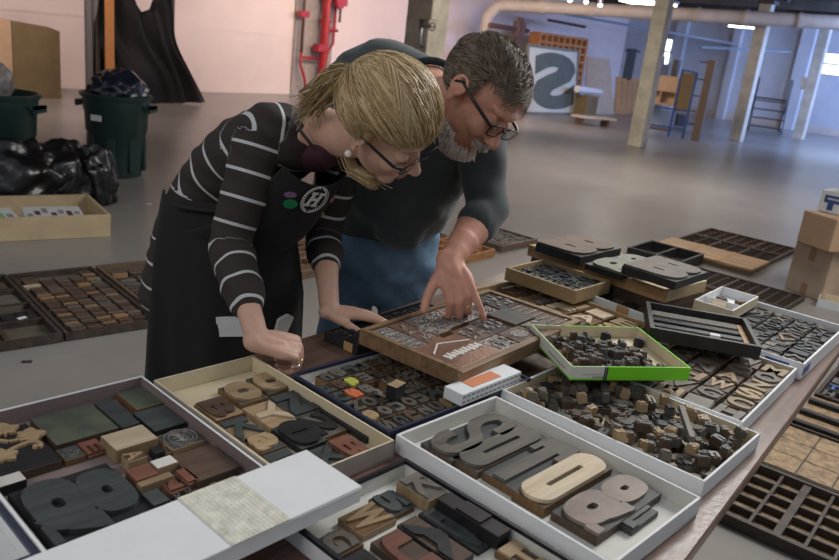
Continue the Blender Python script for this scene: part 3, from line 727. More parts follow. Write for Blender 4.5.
m = MB(); m.box(-.41, .41, -.235, .235, 0, .03); m.build('case_body', 'papersq', t)
for j, y in enumerate((-.2, -.05, .12)):
    m = MB(); m.box(-.41, .41, y, y+.035, .03, .05)
    for k in range(60): x = -.405+k*.0136; m.box(x, x+.007, y-.008, y, .03, .053)
    m.build('toothed_strip', 'blackwood', t)
case(ref+dirv(a_, 1.455), a_, .47, .82, 0, .045, 6, 4, 'floor case holding black and blue type near the white carton', 'darkwood', 'agedwood', gap=.012)
c = rect(ref+dirv(a_, 1.455), a_, .47, .82); X = rot_about(c, a_-90)
for i in range(9):
    m = MB(); m.box(-.03, .03, -.045, .045, 0, .03); add_glyph(m, 'HFITLNEBA'[i], 0, 0, .05, .08, .03, .04, 1, off=.05); 
    put(m.build('wood_type_block', ['blackwood', 'bluecard' if i % 2 else 't_grey']), (X @ Vector((-.355+(i % 3)*.127, -.19+(i//3)*.112, .01))), a_-90, '%s letter %s block in the floor case beside the table end' % ('blue' if i % 2 else 'grey', 'HFITLNEBA'[i]), 'wood type block', 'blocks in the floor case beside the table end')
case(ref+dirv(a_, 1.935), a_, .47, .82, 0, .045, 5, 3, 'dark floor case beyond the black and blue type', 'darkwood', 'agedwood', gap=.01)
# cardboard boxes at the right
bl, bb = at(784, 288, 0), at(820.5, 302, 0); d = bb-bl; ang = math.degrees(math.atan2(d.y, d.x)); wb = d.length
def carton(loc, ang, wx, wy, h, label, mt='cardboard', tape=True, name='cardboard_box'):
    t = thing(name, loc, ang, label, 'box'); m = MB(); m.box(0, wx, 0, wy, 0, h); m.build('carton_body', mt, t, bevel=.006)
    if tape:
        m = MB(); m.box(wx*.42, wx*.58, -.002, .0005, h-.12, h+.0015); m.box(wx*.42, wx*.58, 0, wy, h, h+.0015); m.build('packing_tape', 'cardtape', t)
        m = MB(); m.box(wx*.42, wx*.58, -.002, .0005, 0, .09); m.build('packing_tape', 'cardtape', t)
    return t
hb = .385
carton(bl, ang, wb, .5, hb, 'large brown cardboard box on the floor at the right edge', 'cardboard2')
u1 = at(796, 241, hb+.003); u2 = at(828.5, 252.5, hb+.003); d = u2-u1; ang2 = math.degrees(math.atan2(d.y, d.x))
carton(u1, ang2, d.length, .42, .235, 'smaller brown cardboard box stacked on the large one', 'cardboard', False)
X = rot_about(u1, ang2)
t = thing('white_carton', X @ Vector((.02, .10, .238)), ang2+22, 'white carton with a blue printed mark on top of the cardboard boxes', 'box')
m = MB(); m.box(0, .2, 0, .2, 0, .155); m.build('carton_body', 'whitecard', t, bevel=.003)
m = MB(); m.box(.03, .17, -.0015, 0, .07, .125); m.build('blue_label', 'boxblue', t)
m = MB(); m.box(.045, .10, -.003, -.0015, .088, .108); m.box(.06, .10, -.003, -.0015, .02, .07); m.build('printed_mark', 'boxblue', t)
m = MB(); m.box(.05, .15, -.0032, -.0016, .095, .105); m.build('white_lettering', 'label_white', t)
bag('plastic_bag', X @ Vector((.17, .28, .405)), (.12, .09, .075), 'greybag', 21, 'crumpled clear grey bag lying on the white carton', spikes=.8)
p = at(822, 309, 0); m, mm = tray_mesh(.2, .3, .06, .005, 'whitecard', 'creamcard', 'whitecard'); put(m.build('small_open_box', mm), p+Vector((.16, .06, 0)), -30, 'small white open box on the floor at the right edge', 'box')
for i, (x, y) in enumerate(((27, 362), (149, 204))):
    o = MB().box(-.02, .02, -.012, .012, 0, .003).build('floor_scrap', 'label_white' if i else 'darkwood'); put(o, at(x, y, 0), 20, ['dark speck lying on the bare floor left of the woman', 'white paper scrap on the floor right of the green bin'][i], 'scrap')
# ---------------------------------------------------------------- the table
TU = Vector((.578, .816, 0)).normalized(); TV = Vector((-.816, .578, 0)).normalized(); TO = Vector((.43, 1.06, 0)); _e0, _e1 = at(738, 480, .775), at(804, 400, .775); TA = math.degrees(math.atan2(TU.y, TU.x))
EO = min((_e0-TO).dot(TV), (_e1-TO).dot(TV))
t = thing('long_table', TO, TA, 'long dark wooden table covered with trays of wood type', 'table')
m = MB(); m.box(-1.3, 1.435, EO, .965, .75, .775); m.build('tabletop', 'tabletop_m', t, bevel=.003)
m = MB(); m.box(-1.28, 1.42, EO+.03, EO+.05, .70, .749); m.build('apron_rail', 'agedwood', t); m = MB(); m.box(-1.28, 1.42, .915, .935, .70, .749); m.build('apron_rail', 'agedwood', t)
for x in (-1.15, .1, 1.3):
    for y in (.25, .8):
        m = MB(); m.tube([(x, y, 0), (x, y, .75)], .018, 10); m.build('leg', 'blackwood', t, smooth=True)
    m = MB(); m.tube([(x, .25, .2), (x, .8, .2)], .012, 8); m.build('stretcher', 'blackwood', t)
TRAYS = {}
def tray(key, T, a, w, l, z, h, th, mats_, name, label, cat, rim=None, **k):
    c = rect(T, a, w, l); m, mm = tray_mesh(w, l, h, th, *mats_); o = m.build(name, mm, bevel=.0008)
    put(o, (c.x, c.y, z), a-90, label, cat)
    if rim:
        r = MB(); X, Y = l/2+.001, w/2+.001; q = th+.002
        for b in ((-X, X, -Y, -Y+q), (-X, X, Y-q, Y), (-X, -X+q, -Y+q, Y-q), (X-q, X, -Y+q, Y-q)): r.box(b[0], b[1], b[2], b[3], h-.006, h+.001)
        r.build('rim_binding', rim, o)
    TRAYS[key] = (c, a, w, l, z+th, th, o); return o
Z0 = .776
tray('A', (-.515, 1.37), 48, .348, .452, Z0, .038, .005, ('whitecard', 'mauvecard', 'whitecard'), 'carton_tray', 'large white carton of carved blocks at the left end of the table', 'tray')
tray('B', (-.335, 1.525), 48, .228, .437, Z0, .038, .005, ('greycard', 'creamcard', 'creamcard'), 'carton_tray', 'cream carton of big letters next to the womans resting fist', 'tray')
Bc = Vector((-.022, 1.262, 0))
def tray_c(key, c, ang, w, l, z, h, th, mats_, name, label, cat, rim=None):
    """tray given by its centre; ang = direction of its long side"""
    return tray(key, (c+dirv(ang+90, w/2)-dirv(ang, l/2)), ang+90, w, l, z, h, th, mats_, name, label, cat, rim)
cc = Bc+dirv(47.5, .215)+dirv(137.5, .1465)
tray_c('C', cc, 47.5, .293, .43, Z0, .036, .004, ('blackrim', 'whiteinner', 'blackrim'), 'carton_tray', 'black edged carton of small letters below the engraving case', 'tray', rim='navyrim')
tray('S', (.185, 1.47), 47.5, .288, .452, Z0, .036, .005, ('whitecard', 'whiteinner', 'whitecard'), 'carton_tray', 'white carton holding the five biggest letters nearest the viewer', 'tray')
tray('D', (.385, 1.725), 50, .288, .445, Z0, .036, .005, ('whitecard', 'creamcard', 'whitecard'), 'carton_tray', 'white carton filled with jumbled little blocks', 'tray')
gc = Vector((.707, 1.480, 0))+dirv(53, .223)+dirv(143, .145)
tray_c('G', gc, 53, .285, .446, Z0, .036, .005, ('whitecard', 'creamcard', 'whitecard'), 'carton_tray', 'white carton of flat tan letters right of the lime green lid', 'tray')
hc = Vector((.995, 1.85, 0))+dirv(52, .235)+dirv(142, .165)
tray_c('H', hc, 52, .33, .465, Z0, .044, .005, ('whitecard', 'whitecard', 'whitecard'), 'carton_tray', 'white carton of grey letters at the right end of the table', 'tray')
tray('F', (.012, 1.178), 48.5, .264, .44, Z0, .036, .005, ('whitecard', 'whiteinner', 'blackrim'), 'carton_tray', 'black rimmed carton of large letters at the bottom edge of the picture', 'tray', rim='blackrim')
tray('Z', (-.758, 1.115), 48, .30, .42, Z0, .036, .005, ('bluecard', 'whitecard', 'whitecard'), 'carton_tray', 'blue and white carton cut off by the bottom left corner', 'tray', rim='navyrim')
jc = rect((.335, 2.36), 45, .30, .452)
tray('J', (.335, 2.36), 45, .30, .452, Z0, .038, .007, ('traywood', 'traywood', 'traywood'), 'wooden_tray', 'cream wooden tray of tan type just beyond the engraving case', 'tray')
tray('K', (.585, 2.325), 45, .125, .235, Z0, .050, .005, ('whitecard', 'blackwood', 'whitecard'), 'carton_tray', 'narrow white carton of dark type with a tan band', 'tray')
kb = TRAYS['K'][6]; m = MB(); m.box(.0, .04, -.0645, -.0626, 0, .0505); m.build('tan_band', 'tanpaper', kb)
hb_ = TRAYS['H'][6]; m = MB(); m.box(-.23, -.17, -.1668, -.1652, .012, .034); m.build('blue_print', 'boxblue', hb_); m = MB(); m.box(-.2343, -.2328, -.13, -.07, .012, .034); m.build('blue_print', 'boxblue', hb_)
# black flat tray beside the hand
tray_c('T', Vector((-.125, 1.675, 0))+dirv(53, .19)+dirv(143, .055), 53, .11, .38, Z0, .028, .006, ('blackwood', 'blackwood', 'blackrim'), 'flat_tray', 'flat black tray of black type beside the womans far hand', 'tray')
m = MB(); m.box(-.1915, -.190, -.04, -.012, .002, .024); m.build('yellow_tag', 'tanpaper', TRAYS['T'][6])
def XT(key): c, a, w, l, z, th, o = TRAYS[key]; return Matrix.Translation((c.x, c.y, z)) @ Matrix.Rotation(Rd(a-90), 4, 'Z')
# ---------------------------------------------------------------- wood type
NT = {'t_slate': 'slate grey', 't_black': 'black', 't_grey': 'grey', 't_brown': 'dark brown', 't_tan': 'tan', 't_pale': 'pale yellow', 't_red': 'red brown', 't_green': 'mottled green', 't_orange': 'orange', 't_lime': 'yellow green', 'agedwood_tan': 'tan'}
def blk(loc, rz, w, h, ht, ch, face='t_grey', side='t_side', label=None, group=None, lrot=0, sub=True, mirror=False, off=.045, relief=.004, top=None, fw=.9, fh=.92, name='wood_type_block', tilt=None):
    m = MB(); b = ht-relief if ch else ht
    m.box(-w/2, w/2, -h/2, h/2, 0, b, fm=[0, 1, 0, 0, 0, 0])
    g = MB()
    if ch:
        gw, gh = (w*fw, h*fh) if lrot % 180 == 0 else (h*fh, w*fw)
        tgt = g if sub else m
        for cc_ in (ch,): add_glyph(tgt, cc_, 0, 0, gw, gh, b, ht, 0 if sub else 2, rot=lrot, mirror=mirror, off=off)
    o = m.build(name, [side, top or face, face], bevel=.0008 if sub else 0)
    put(o, loc, rz, label, 'wood type block', group)
    if tilt: o.rotation_euler = (tilt[0], tilt[1], Rd(rz))
    if ch and sub: g.build('letter_face', face, o)
    return o
def quad(key, L, T_, R_, ztop, ch, face, side='t_side', where='', ht=None, desc=None, z=None, shr=.0025, **k):
    c, a, w, l, zb, th, o = TRAYS[key]; rzc = (a-90) if k.pop('along', 0) == 0 else a
    # in every tray: ex = image down-right direction, ey = image up-right direction
    ax = a-90 if key not in ('C', 'G', 'H', 'T') else a-180
    ex, ey = dirv(ax), dirv(ax+90)
    pL, pT, pR = at(*L, ztop), at(*T_, ztop), at(*R_, ztop)
    w_ = abs((pR-pT).dot(ex))-shr; h_ = abs((pT-pL).dot(ey))-shr; cen = (pL+pR)/2
    zb2 = zb+.0005 if z is None else z
    if ht is None: ht = ztop-zb2
    return blk((cen.x, cen.y, ztop-ht), ax, w_, h_, ht, ch, face, side, desc or '%s letter %s block %s' % (NT.get(face, 'dark'), ch, where), **k)
# --- the five big letters
sw = 'in the nearest white carton'
zt = .804
def ribbonpoly(g, pts, t, z0, z1, sub=6, closed=False):
    k = len(pts); P = []
    def cr(a, b, c, d, u): return 0.5*((2*b)+(c-a)*u+(2*a-5*b+4*c-d)*u*u+(3*b-a-3*c+d)*u*u*u)
    V = [Vector((x, y)) for x, y in pts]
    for i in range(k-1):
        for q in range(sub): P.append(cr(V[max(i-1, 0)], V[i], V[i+1], V[min(i+2, k-1)], q/sub))
    P.append(V[-1]); L_, R_ = [], []
    for i, p in enumerate(P):
        d = (P[min(i+1, len(P)-1)]-P[max(i-1, 0)]).normalized(); n_ = Vector((-d.y, d.x)); L_.append(p+n_*t/2); R_.append(p-n_*t/2)
    K = len(P); vs = [(v.x, v.y, z) for z in (z0, z1) for v in L_+R_]; fs = []
    for i in range(K-1):
        a, b, c, d = i, i+1, K+i+1, K+i; o = 2*K
        fs += [(a, b, c, d)[::1], (o+d, o+c, o+b, o+a), (a, o+a, o+b, b), (d, c, o+c, o+d)]
    fs += [(0, K, 3*K, 2*K), (K-1, 3*K-1, 4*K-1, 2*K-1)]
    g.add(vs, fs)
def face_S(g, w, h, z0, z1, X=None):
    t = .34*w; x = w/2-t/2; y = h/2-t/2*1.0; ribbonpoly(g, [(x, h*.17), (x, h*.30), (x*.55, y*.97), (0, y), (-x*.6, y*.95), (-x, h*.30), (-x, h*.16), (-x*.5, h*.05), (x*.5, -h*.05), (x, -h*.16), (x, -h*.30), (x*.6, -y*.95), (0, -y), (-x*.55, -y*.97), (-x, -h*.30), (-x, -h*.17)], t, z0, z1)
def ring_o(g, w, h, sw_, sh_, z0, z1, X=None, n=56, p=2.8):
    def pt(a, b, t):
        c, s_ = math.cos(t), math.sin(t); r = ((abs(c)/a)**p+(abs(s_)/b)**p)**(-1/p); return (r*c, r*s_)
    vs = [(*pt(w/2, h/2, 2*PI*i/n), z) for z in (z0, z1) for i in range(n)]+[(*pt(sw_/2, sh_/2, 2*PI*i/n), z) for z in (z0, z1) for i in range(n)]; fs = []
    for j in range(n):
        k = (j+1) % n; fs += [(j, k, n+k, n+j), (2*n+k, 2*n+j, 3*n+j, 3*n+k), (n+j, n+k, 3*n+k, 3*n+j)]
    g.add(vs, fs, 0, X)
def face_amp(g, w, h, z0, z1):
    T_ = lambda x, y: Matrix.Translation((x*w, y*h, 0))
    ring_o(g, w*.74, h*.47, w*.13, h*.10, z0, z1, T_(-.02, .262)); ring_o(g, w*.84, h*.55, w*.16, h*.12, z0, z1-.0002, T_(-.06, -.215))
    ribbonpoly(g, [(w*.05, -h*.42), (w*.26, -h*.24), (w*.36, -h*.05), (w*.38, h*.02)], w*.22, z0, z1-.0004); g.box(w*.22, w*.5, h*.0, h*.07, z0, z1-.0003); g.box(w*.2, w*.5, -h*.5, -h*.40, z0, z1-.0005); g.box(w*.0, w*.3, -h*.48, -h*.3, z0, z1-.0006)
def face_B(g, w, h, z0, z1):
    T_ = lambda x, y: Matrix.Translation((x*w, y*h, 0))
    ring_o(g, w*.98, h*.52, w*.22, h*.05, z0, z1, T_(.0, .235)); ring_o(g, w*1.0, h*.56, w*.24, h*.05, z0, z1-.0002, T_(.0, -.22)); g.box(-w*.5, -w*.12, -h*.5, -h*.04, z0, z1-.0004); g.box(-w*.5, -w*.12, h*.04, h*.5, z0, z1-.0005); g.box(-w*.5, -w*.2, -h*.1, h*.1, z0, z1-.0006)
def quad_f(key, L, T_, R_, ztop, fn, face, side, desc, relief=.007, top='t_slate'):
    o = quad(key, L, T_, R_, ztop-relief, None, face, side, desc=desc, top=top); d = o.bound_box; w = d[6][0]-d[0][0]; h = d[6][1]-d[0][1]; zt_ = d[6][2]; g = MB()
    fn(g, w*.97, h*.97, zt_, zt_+relief); g.build('letter_face', face, o); return o
def slot_o(g, w, h, sw_, sh_, z0, z1, X=None):
    o_ = stadium(w, h, r=min(w, h)*.48); i_ = stadium(sw_, sh_, r=min(sw_, sh_)*.45); n = len(o_)
    vs = [(x, y, z0) for x, y in o_]+[(x, y, z1) for x, y in o_]+[(x, y, z0) for x, y in i_]+[(x, y, z1) for x, y in i_]; fs = []
    for j in range(n):
        k = (j+1) % n; fs += [(j, k, n+k, n+j), (2*n+k, 2*n+j, 3*n+j, 3*n+k), (n+j, n+k, 3*n+k, 3*n+j)]
    g.add(vs, fs, 0, X)
def stadium(w, h, n=10, r=None):
    r = r or min(w, h)/2; pts = []
    for cx, cy, a0 in ((w/2-r, h/2-r, 0), (-w/2+r, h/2-r, 90), (-w/2+r, -h/2+r, 180), (w/2-r, -h/2+r, 270)):
        for i in range(n+1): a = Rd(a0+90*i/n); pts.append((cx+r*math.cos(a), cy+r*math.sin(a)))
    return pts
quad_f('S', (427, 443), (494, 409), (519, 428), zt, face_S, 't_grey', 't_brown', 'giant grey letter S block at the far left of the nearest white carton', top='t_slate')
def stadium(w, h, n=10, r=None):
    r = r or min(w, h)/2; pts = []
    for cx, cy, a0 in ((w/2-r, h/2-r, 0), (-w/2+r, h/2-r, 90), (-w/2+r, -h/2+r, 180), (w/2-r, -h/2+r, 270)):
        for i in range(n+1): a = Rd(a0+90*i/n); pts.append((cx+r*math.cos(a), cy+r*math.sin(a)))
    return pts
def slot_o(g, w, h, sw_, sh_, z0, z1, X=None):
    o_ = stadium(w, h, r=min(w, h)*.48); i_ = stadium(sw_, sh_, r=sw_*.45); n = len(o_)
    vs = [(x, y, z0) for x, y in o_]+[(x, y, z1) for x, y in o_]+[(x, y, z0) for x, y in i_]+[(x, y, z1) for x, y in i_]; fs = []
    for j in range(n):
        k = (j+1) % n; fs += [(j, k, n+k, n+j), (2*n+k, 2*n+j, 3*n+j, 3*n+k), (n+j, n+k, 3*n+k, 3*n+j)]
    g.add(vs, fs, 0, X)
def quad_o(key, L, T_, R_, ztop, face, side, desc, slotw=.14, sloth=.5, relief=.007, ht=None):
    o = quad(key, L, T_, R_, ztop-relief, None, face, side, desc=desc, ht=None if ht is None else ht-relief, top='t_slate' if face != 't_pale' else 't_brown')
    d = o.bound_box; w = d[6][0]-d[0][0]; h = d[6][1]-d[0][1]; zt_ = d[6][2]; g = MB()
    slot_o(g, w*.97, h*.98, w*slotw, h*sloth, zt_, zt_+relief); g.build('letter_face', face, o); return o
quad_o('S', (453, 459), (520, 424), (546, 437), zt, 't_grey', 't_brown', 'giant dark grey letter O block right of the giant S')
def face_T(g, w, h, z0, z1): g.box(-w*.5, w*.5, h*.28, h*.5, z0, z1); g.box(-w*.2, w*.2, -h*.5, h*.28, z0, z1); g.box(-w*.5, -w*.3, h*.16, h*.28, z0, z1); g.box(w*.3, w*.5, h*.16, h*.28, z0, z1)
quad_f('S', (481, 474), (546, 438), (581, 452), zt, face_T, 't_grey', 't_side', 'giant grey letter T block between the two giant O blocks')
quad_o('S', (513, 491), (580, 451), (612, 467), zt+.004, 't_pale', 't_side', 'giant pale cream letter O block with a dark slot')
quad_f('S', (553, 513), (615, 469), (660, 492), zt, face_amp, 't_worn', 't_brown', 'giant worn brown ampersand block at the right of the giant letters')
quad('S', (625, 524), (644, 500), (655, 508), zt-.008, 'L', 't_slate', 't_slate', desc='small slate grey block lying right of the giant ampersand')
# --- carved blocks in the left carton
za = .797; wa = 'in the left white carton'
o = quad('A', (-28, 437), (31, 421), (58, 461), za, None, 't_black', 't_brown', desc='black block with a carved tan flower ornament at the left edge', name='ornament_block')
d = o.bound_box; hx, hy, hz = d[6][0], d[6][1], d[6][2]
g = MB()
def leaf(cx, cy, r, a):
    pts = []
    for i in range(24): an = 2*PI*i/24; rr = r*(.55+.3*math.cos(an)+.13*math.cos(6*an)); pts.append((cx+rr*math.cos(an+Rd(a)), cy+rr*math.sin(an+Rd(a))))
    g.prism(pts, hz, hz+.005)
leaf(-hx*.75, hy*.1, .034, 170); leaf(-hx*.35, hy*.55, .034, 80); leaf(hx*.15, -hy*.35, .032, -50); leaf(-hx*.1, -hy*.75, .03, -110); leaf(-hx*.7, -hy*.5, .026, 200)
def ribbon(pts, r): 
    for (a, b) in zip(pts, pts[1:]): g.tube([(a[0], a[1], hz+.002), (b[0], b[1], hz+.002)], r, 6)
ribbon([(-hx*.6, -hy*.4), (-hx*.3, 0), (-hx*.25, hy*.5)], .004)
ribbon([(hx*.1, -hy*.3), (-.0, hy*.1), (-hx*.05, hy*.5), (hx*.02, hy*.75), (hx*.2, hy*.8), (hx*.27, hy*.65), (hx*.18, hy*.55)], .0045)
g.build('carved_flower', 't_tan', o)
quad('A', (33, 418), (94, 401), (116, 428), za, None, 't_green', 't_brown', desc='large mottled green engraved block at the back of the left carton', name='ornament_block')
quad('A', (97, 403), (113, 396), (137, 422), za, None, 't_slate', 't_slate', desc='plain slate grey bar right of the mottled green block', name='ornament_block')
quad('A', (117, 392), (146, 385), (164, 403), za, None, 't_green', 't_side', desc='small mottled green block in the back corner of the left carton', name='ornament_block')
quad('A', (136, 411), (169, 403), (183, 424), za, None, 't_slate', 't_black', desc='dark slate block behind the oval engraved block', name='ornament_block')
quad('A', (101, 436), (143, 423), (158, 438), za+.01, None, 't_pale', 't_tan', desc='bright bare wooden block in the middle of the left carton', name='wooden_block')
o = quad('A', (157, 435), (190, 426), (204, 441), za, None, 't_slate', 't_tan', desc='block with an oval seal engraved on it', name='ornament_block')
d = o.bound_box; hx, hy, hz = d[6][0], d[6][1], d[6][2]; g = MB()
for f in (.95, .72): g.tube([(hx*f*math.cos(i*PI/16), hy*f*math.sin(i*PI/16), hz+.001) for i in range(33)], .0016, 5)
for k in range(9): g.tube([(-hx*.5+hx*k*.12, -hy*.4+(k % 3)*.004, hz+.001), (-hx*.45+hx*k*.12, hy*.4-(k % 2)*.006, hz+.001)], .0012, 4)
g.build('oval_seal', 't_metal', o)
quad('A', (172, 455), (215, 442), (238, 468), za, None, 't_brown', 't_brown', desc='large plain brown block at the right side of the left carton', name='wooden_block')
o = quad('A', (56, 450), (77, 443), (85, 455), za-.004, None, 't_slate', 't_side', desc='small block with a diamond outline beside the mottled green block', name='ornament_block')
d = o.bound_box; hx, hy, hz = d[6][0], d[6][1], d[6][2]; g = MB(); g.tube([(hx*.8, 0, hz), (0, hy*.8, hz), (-hx*.8, 0, hz), (0, -hy*.8, hz), (hx*.8, 0, hz)], .001, 4); g.tube([(hx*.45, 0, hz), (0, hy*.45, hz), (-hx*.45, 0, hz), (0, -hy*.45, hz), (hx*.45, 0, hz)], .001, 4); g.build('diamond_outline', 't_metal', o)
quad('A', (78, 442), (99, 436), (106, 450), za-.006, 'E', 't_red', 't_copper', wa+' beside the bare wooden block')
o = quad('A', (122, 456), (140, 448), (146, 456), za+.004, None, 't_brown', 't_tan', desc='small tan block carved with a triangle letter A in the left carton', name='ornament_block')
d = o.bound_box; hx, hy, hz = d[6][0], d[6][1], d[6][2]; g = MB(); add_glyph(g, 'A', 0, 0, hx*1.8, hy*1.8, hz, hz+.003, off=.02); g.build('letter_face', 't_tan', o)
quad('A', (149, 449), (158, 443), (165, 449), za, None, 't_black', 't_black', desc='tiny black cube below the bare wooden block', name='wooden_block')
quad('A', (160, 448), (170, 444), (176, 451), za-.004, None, 't_brown', 't_side', desc='tiny brown cube left of the oval seal block', name='wooden_block')
# the huge ampersand
o = quad_f('A', (14, 497), (106, 457), (151, 509), za+.004, face_amp, 't_slate', 't_black', 'huge slate grey ampersand block in the left carton', relief=.008, top='t_black')
quad('A', (-14, 480), (22, 470), (27, 480), za+.002, None, 't_light', 't_black', desc='worn whitish printing roller at the left edge', name='wooden_block')
quad('A', (124, 470), (148, 462), (160, 473), za+.002, None, 't_red', 't_red', desc='dull mauve block right of the huge ampersand', name='wooden_block')
quad('A', (150, 462), (170, 453), (178, 461), za+.004, None, 't_light', 't_tan', desc='small whitish block among the carved blocks', name='wooden_block')
quad('A', (137, 484), (168, 469), (173, 474), za+.006, None, 't_tan', 't_tan', desc='narrow tan stick lying between small blocks in the left carton', name='wooden_block')
quad('A', (158, 478), (172, 471), (184, 486), za, 'N', 't_red', 't_copper', wa+' beside the black cube')
quad('A', (176, 470), (187, 465), (198, 479), za, 'I', 't_red', 't_copper', wa+' by the plain brown block')
quad('A', (141, 494), (157, 486), (170, 499), za+.002, None, 't_slate', 't_black', desc='dark slate cube right of the tail of the huge ampersand', name='wooden_block')
for i, (x, y) in enumerate(((176, 494), (187, 489), (197, 493), (206, 489), (214, 484))):
    quad('A', (x-5, y), (x+1, y-4), (x+6, y+1), za-.006, 'ODCGB'[i], 't_grey', 't_black', 'in the short row of tiny letters by the white lid', sub=True)
# --- letters in the cream carton B
zb = .798; wb_ = 'in the cream carton beside the fist'
quad_o('B', (219, 388), (246, 380), (267, 397), zb, 't_tan', 't_side', 'tan slotted letter O block in the cream carton beside the fist', .2, .4, .005)
quad_o('B', (248, 379), (275, 370), (295, 386), zb, 't_tan', 't_side', 'tan round letter O block nearest the fist in the cream carton', .2, .4, .005)
quad('B', (244, 406), (270, 397), (296, 418), zb, 'Y', 't_pale', 't_tan', wb_, off=.03, top='t_tan')
quad('B', (194, 402), (222, 394), (244, 411), zb, 'B', 't_brown', 't_side', wb_+' in its left corner', off=.06, top='t_tan')
quad('B', (218, 422), (243, 413), (270, 434), zb, 'K', 't_slate', 't_side', wb_, off=.04, top='t_tan')
quad('B', (270, 396), (295, 387), (320, 408), zb, 'N', 't_slate', 't_side', wb_+' far side', off=.06)
quad_o('B', (273, 428), (299, 418), (326, 440), zb+.003, 't_black', 't_black', 'black letter O block with a thin slot in the cream carton', .05, .6, .006)
quad('B', (297, 417), (321, 408), (345, 428), zb, '2', 't_black', 't_side', 'of figure shape in the cream carton', off=.05, top='t_grey')
quad('B', (323, 408), (333, 404), (372, 436), zb-.004, None, 't_black', 't_black', desc='long black bar along the far side of the cream carton', name='wooden_block')
quad('B', (329, 440), (348, 430), (374, 452), zb, 'B', 't_red', 't_side', wb_+' in its right corner', off=.05, top='t_black')
quad('B', (301, 451), (327, 441), (350, 460), zb-.003, 'X', 't_slate', 't_side', wb_, off=.05)
quad('B', (246, 437), (271, 427), (283, 444), zb, 'a', 't_tan', 't_side', wb_, off=.05, top='t_slate')
quad('B', (262, 456), (285, 445), (306, 462), zb-.003, 'L', 't_slate', 't_side', wb_+' by the white lid', off=.05)
# --- letters in the bottom carton F
zf = .797; wf = 'in the black rimmed bottom carton'
quad('F', (338, 516), (371, 498), (397, 516), zf, 'W', 't_tan', 't_tan', wf, off=.05, top='t_side')
quad('F', (316, 537), (344, 522), (362, 543), zf, 'G', 't_grey', 't_side', wf, off=.06, top='t_side')
quad('F', (373, 495), (394, 484), (411, 506), zf-.002, '5', 't_slate', 't_side', 'of figure shape '+wf, off=.06)
quad('F', (372, 539), (398, 524), (450, 565), zf+.003, 'U', 't_red', 't_brown', wf, off=.06, top='t_brown')
quad('F', (397, 482), (410, 469), (447, 487), zf+.014, 'K', 't_grey', 't_tan', wf+', raised in its far corner', ht=.026, off=.05)
quad('F', (436, 497), (449, 489), (513, 526), zf+.018, 'I', 't_black', 't_black', wf+', a long raised bar', ht=.028, off=.02, fw=.4)
quad('F', (398, 521), (418, 511), (474, 553), zf, 'A', 't_black', 't_black', wf, off=.06, top='t_brown')
quad('F', (420, 510), (433, 503), (489, 545), zf-.006, 'D', 't_slate', 't_black', wf, off=.06, ht=.015)
quad('F', (335, 559), (366, 545), (400, 575), zf, 'R', 't_black', 't_brown', wf+', cut by the frame', off=.06)
quad('F', (492, 548), (512, 538), (560, 566), zf, 'H', 't_tan', 't_side', wf+' at its right', off=.06, top='t_brown')
# --- regular grids of letters
def grid(key, nx, ny, ht, chars, faces, where, group, off=.045, jit=3, skip=(), pad=.006, sub=True, face_top=None, lrot=None, seed=1, x0=0, x1=0, side='t_side', special={}):
    c, a, w, l, zb_, th, o = TRAYS[key]; rr = random.Random(seed); X = XT(key); ax = a-90; q = 0
    LX = l-2*th-2*pad-x0-x1; LY = w-2*th-2*pad; ordn = ['first', 'second', 'third', 'fourth', 'fifth', 'sixth', 'seventh', 'eighth', 'ninth', 'tenth', 'eleventh', 'twelfth', 'thirteenth', 'fourteenth']
    for i in range(nx):
        for j in range(ny):
            ch = chars[q % len(chars)]; q += 1
            if (i, j) in skip: continue
            cx, cy = LX/nx, LY/ny; x = -LX/2+(i+.5)*cx+(x0-x1)/2; y = -LY/2+(j+.5)*cy
            f = rr.choice(faces); sc = rr.uniform(.84, .95); r = rr.uniform(-jit, jit)
            if (i, j) in special: f = special[(i, j)]
            wx, wy = cx*sc*.97, cy*min(.95, sc+.03)*.97
            p = X @ Vector((x, y, .0008)); lr = (lrot if lrot is not None else 0)+(180 if rr.random() < .2 else 0)
            blk(p, ax+r, wx, wy, ht+rr.uniform(-.0012, .0012), ch, f, side, '%s letter %s, %s in the %s row, %s' % (NT.get(f, 'dark'), ch, ordn[i], ordn[j], where), group, lrot=lr, sub=sub, off=off, top=face_top)
grid('C', 12, 6, .024, 'SaNUdbGoOsBcuUe8aB2ohSmrCnu3peaRS0tdPOmnkOg', ['t_grey', 't_grey', 't_slate', 't_brown', 't_grey'], 'the black edged carton', 'small letters in the black edged carton', off=.05, jit=5, skip={(10, 5), (11, 5), (11, 4), (9, 0), (10, 0), (0, 5), (3, 3)}, lrot=-90, seed=4, special={(1, 3): 't_orange', (2, 4): 't_lime', (0, 1): 't_tan', (5, 0): 't_tan'}, face_top='t_black', pad=.008)
blk(at(395, 397, .806), 60, .036, .024, .030, None, 't_tan', 't_black', 'tall black and tan cube standing among the small letters', top='t_tan', name='wooden_block')
grid('G', 6, 4, .024, 'HIMOCGVBSWHEZANDOCTHMWFLKEXR', ['t_tan', 't_grey', 't_grey', 't_grey', 't_tan'], 'carton right of the lime lid', 'flat letters in the carton right of the lime lid', off=.04, jit=6, lrot=-90, seed=9, face_top='t_brown', side='t_brown', pad=.002)
grid('H', 10, 5, .026, 'WELAKVFHCOIJTNMZUYSXWVL', ['t_grey', 't_grey', 't_black', 't_slate', 't_brown'], 'carton at the right table end', 'grey letters in the carton at the right end', off=.02, jit=9, lrot=-90, seed=5, face_top='t_black', side='t_black', pad=.006, special={(2, 3): 't_tan', (4, 1): 't_tan'})
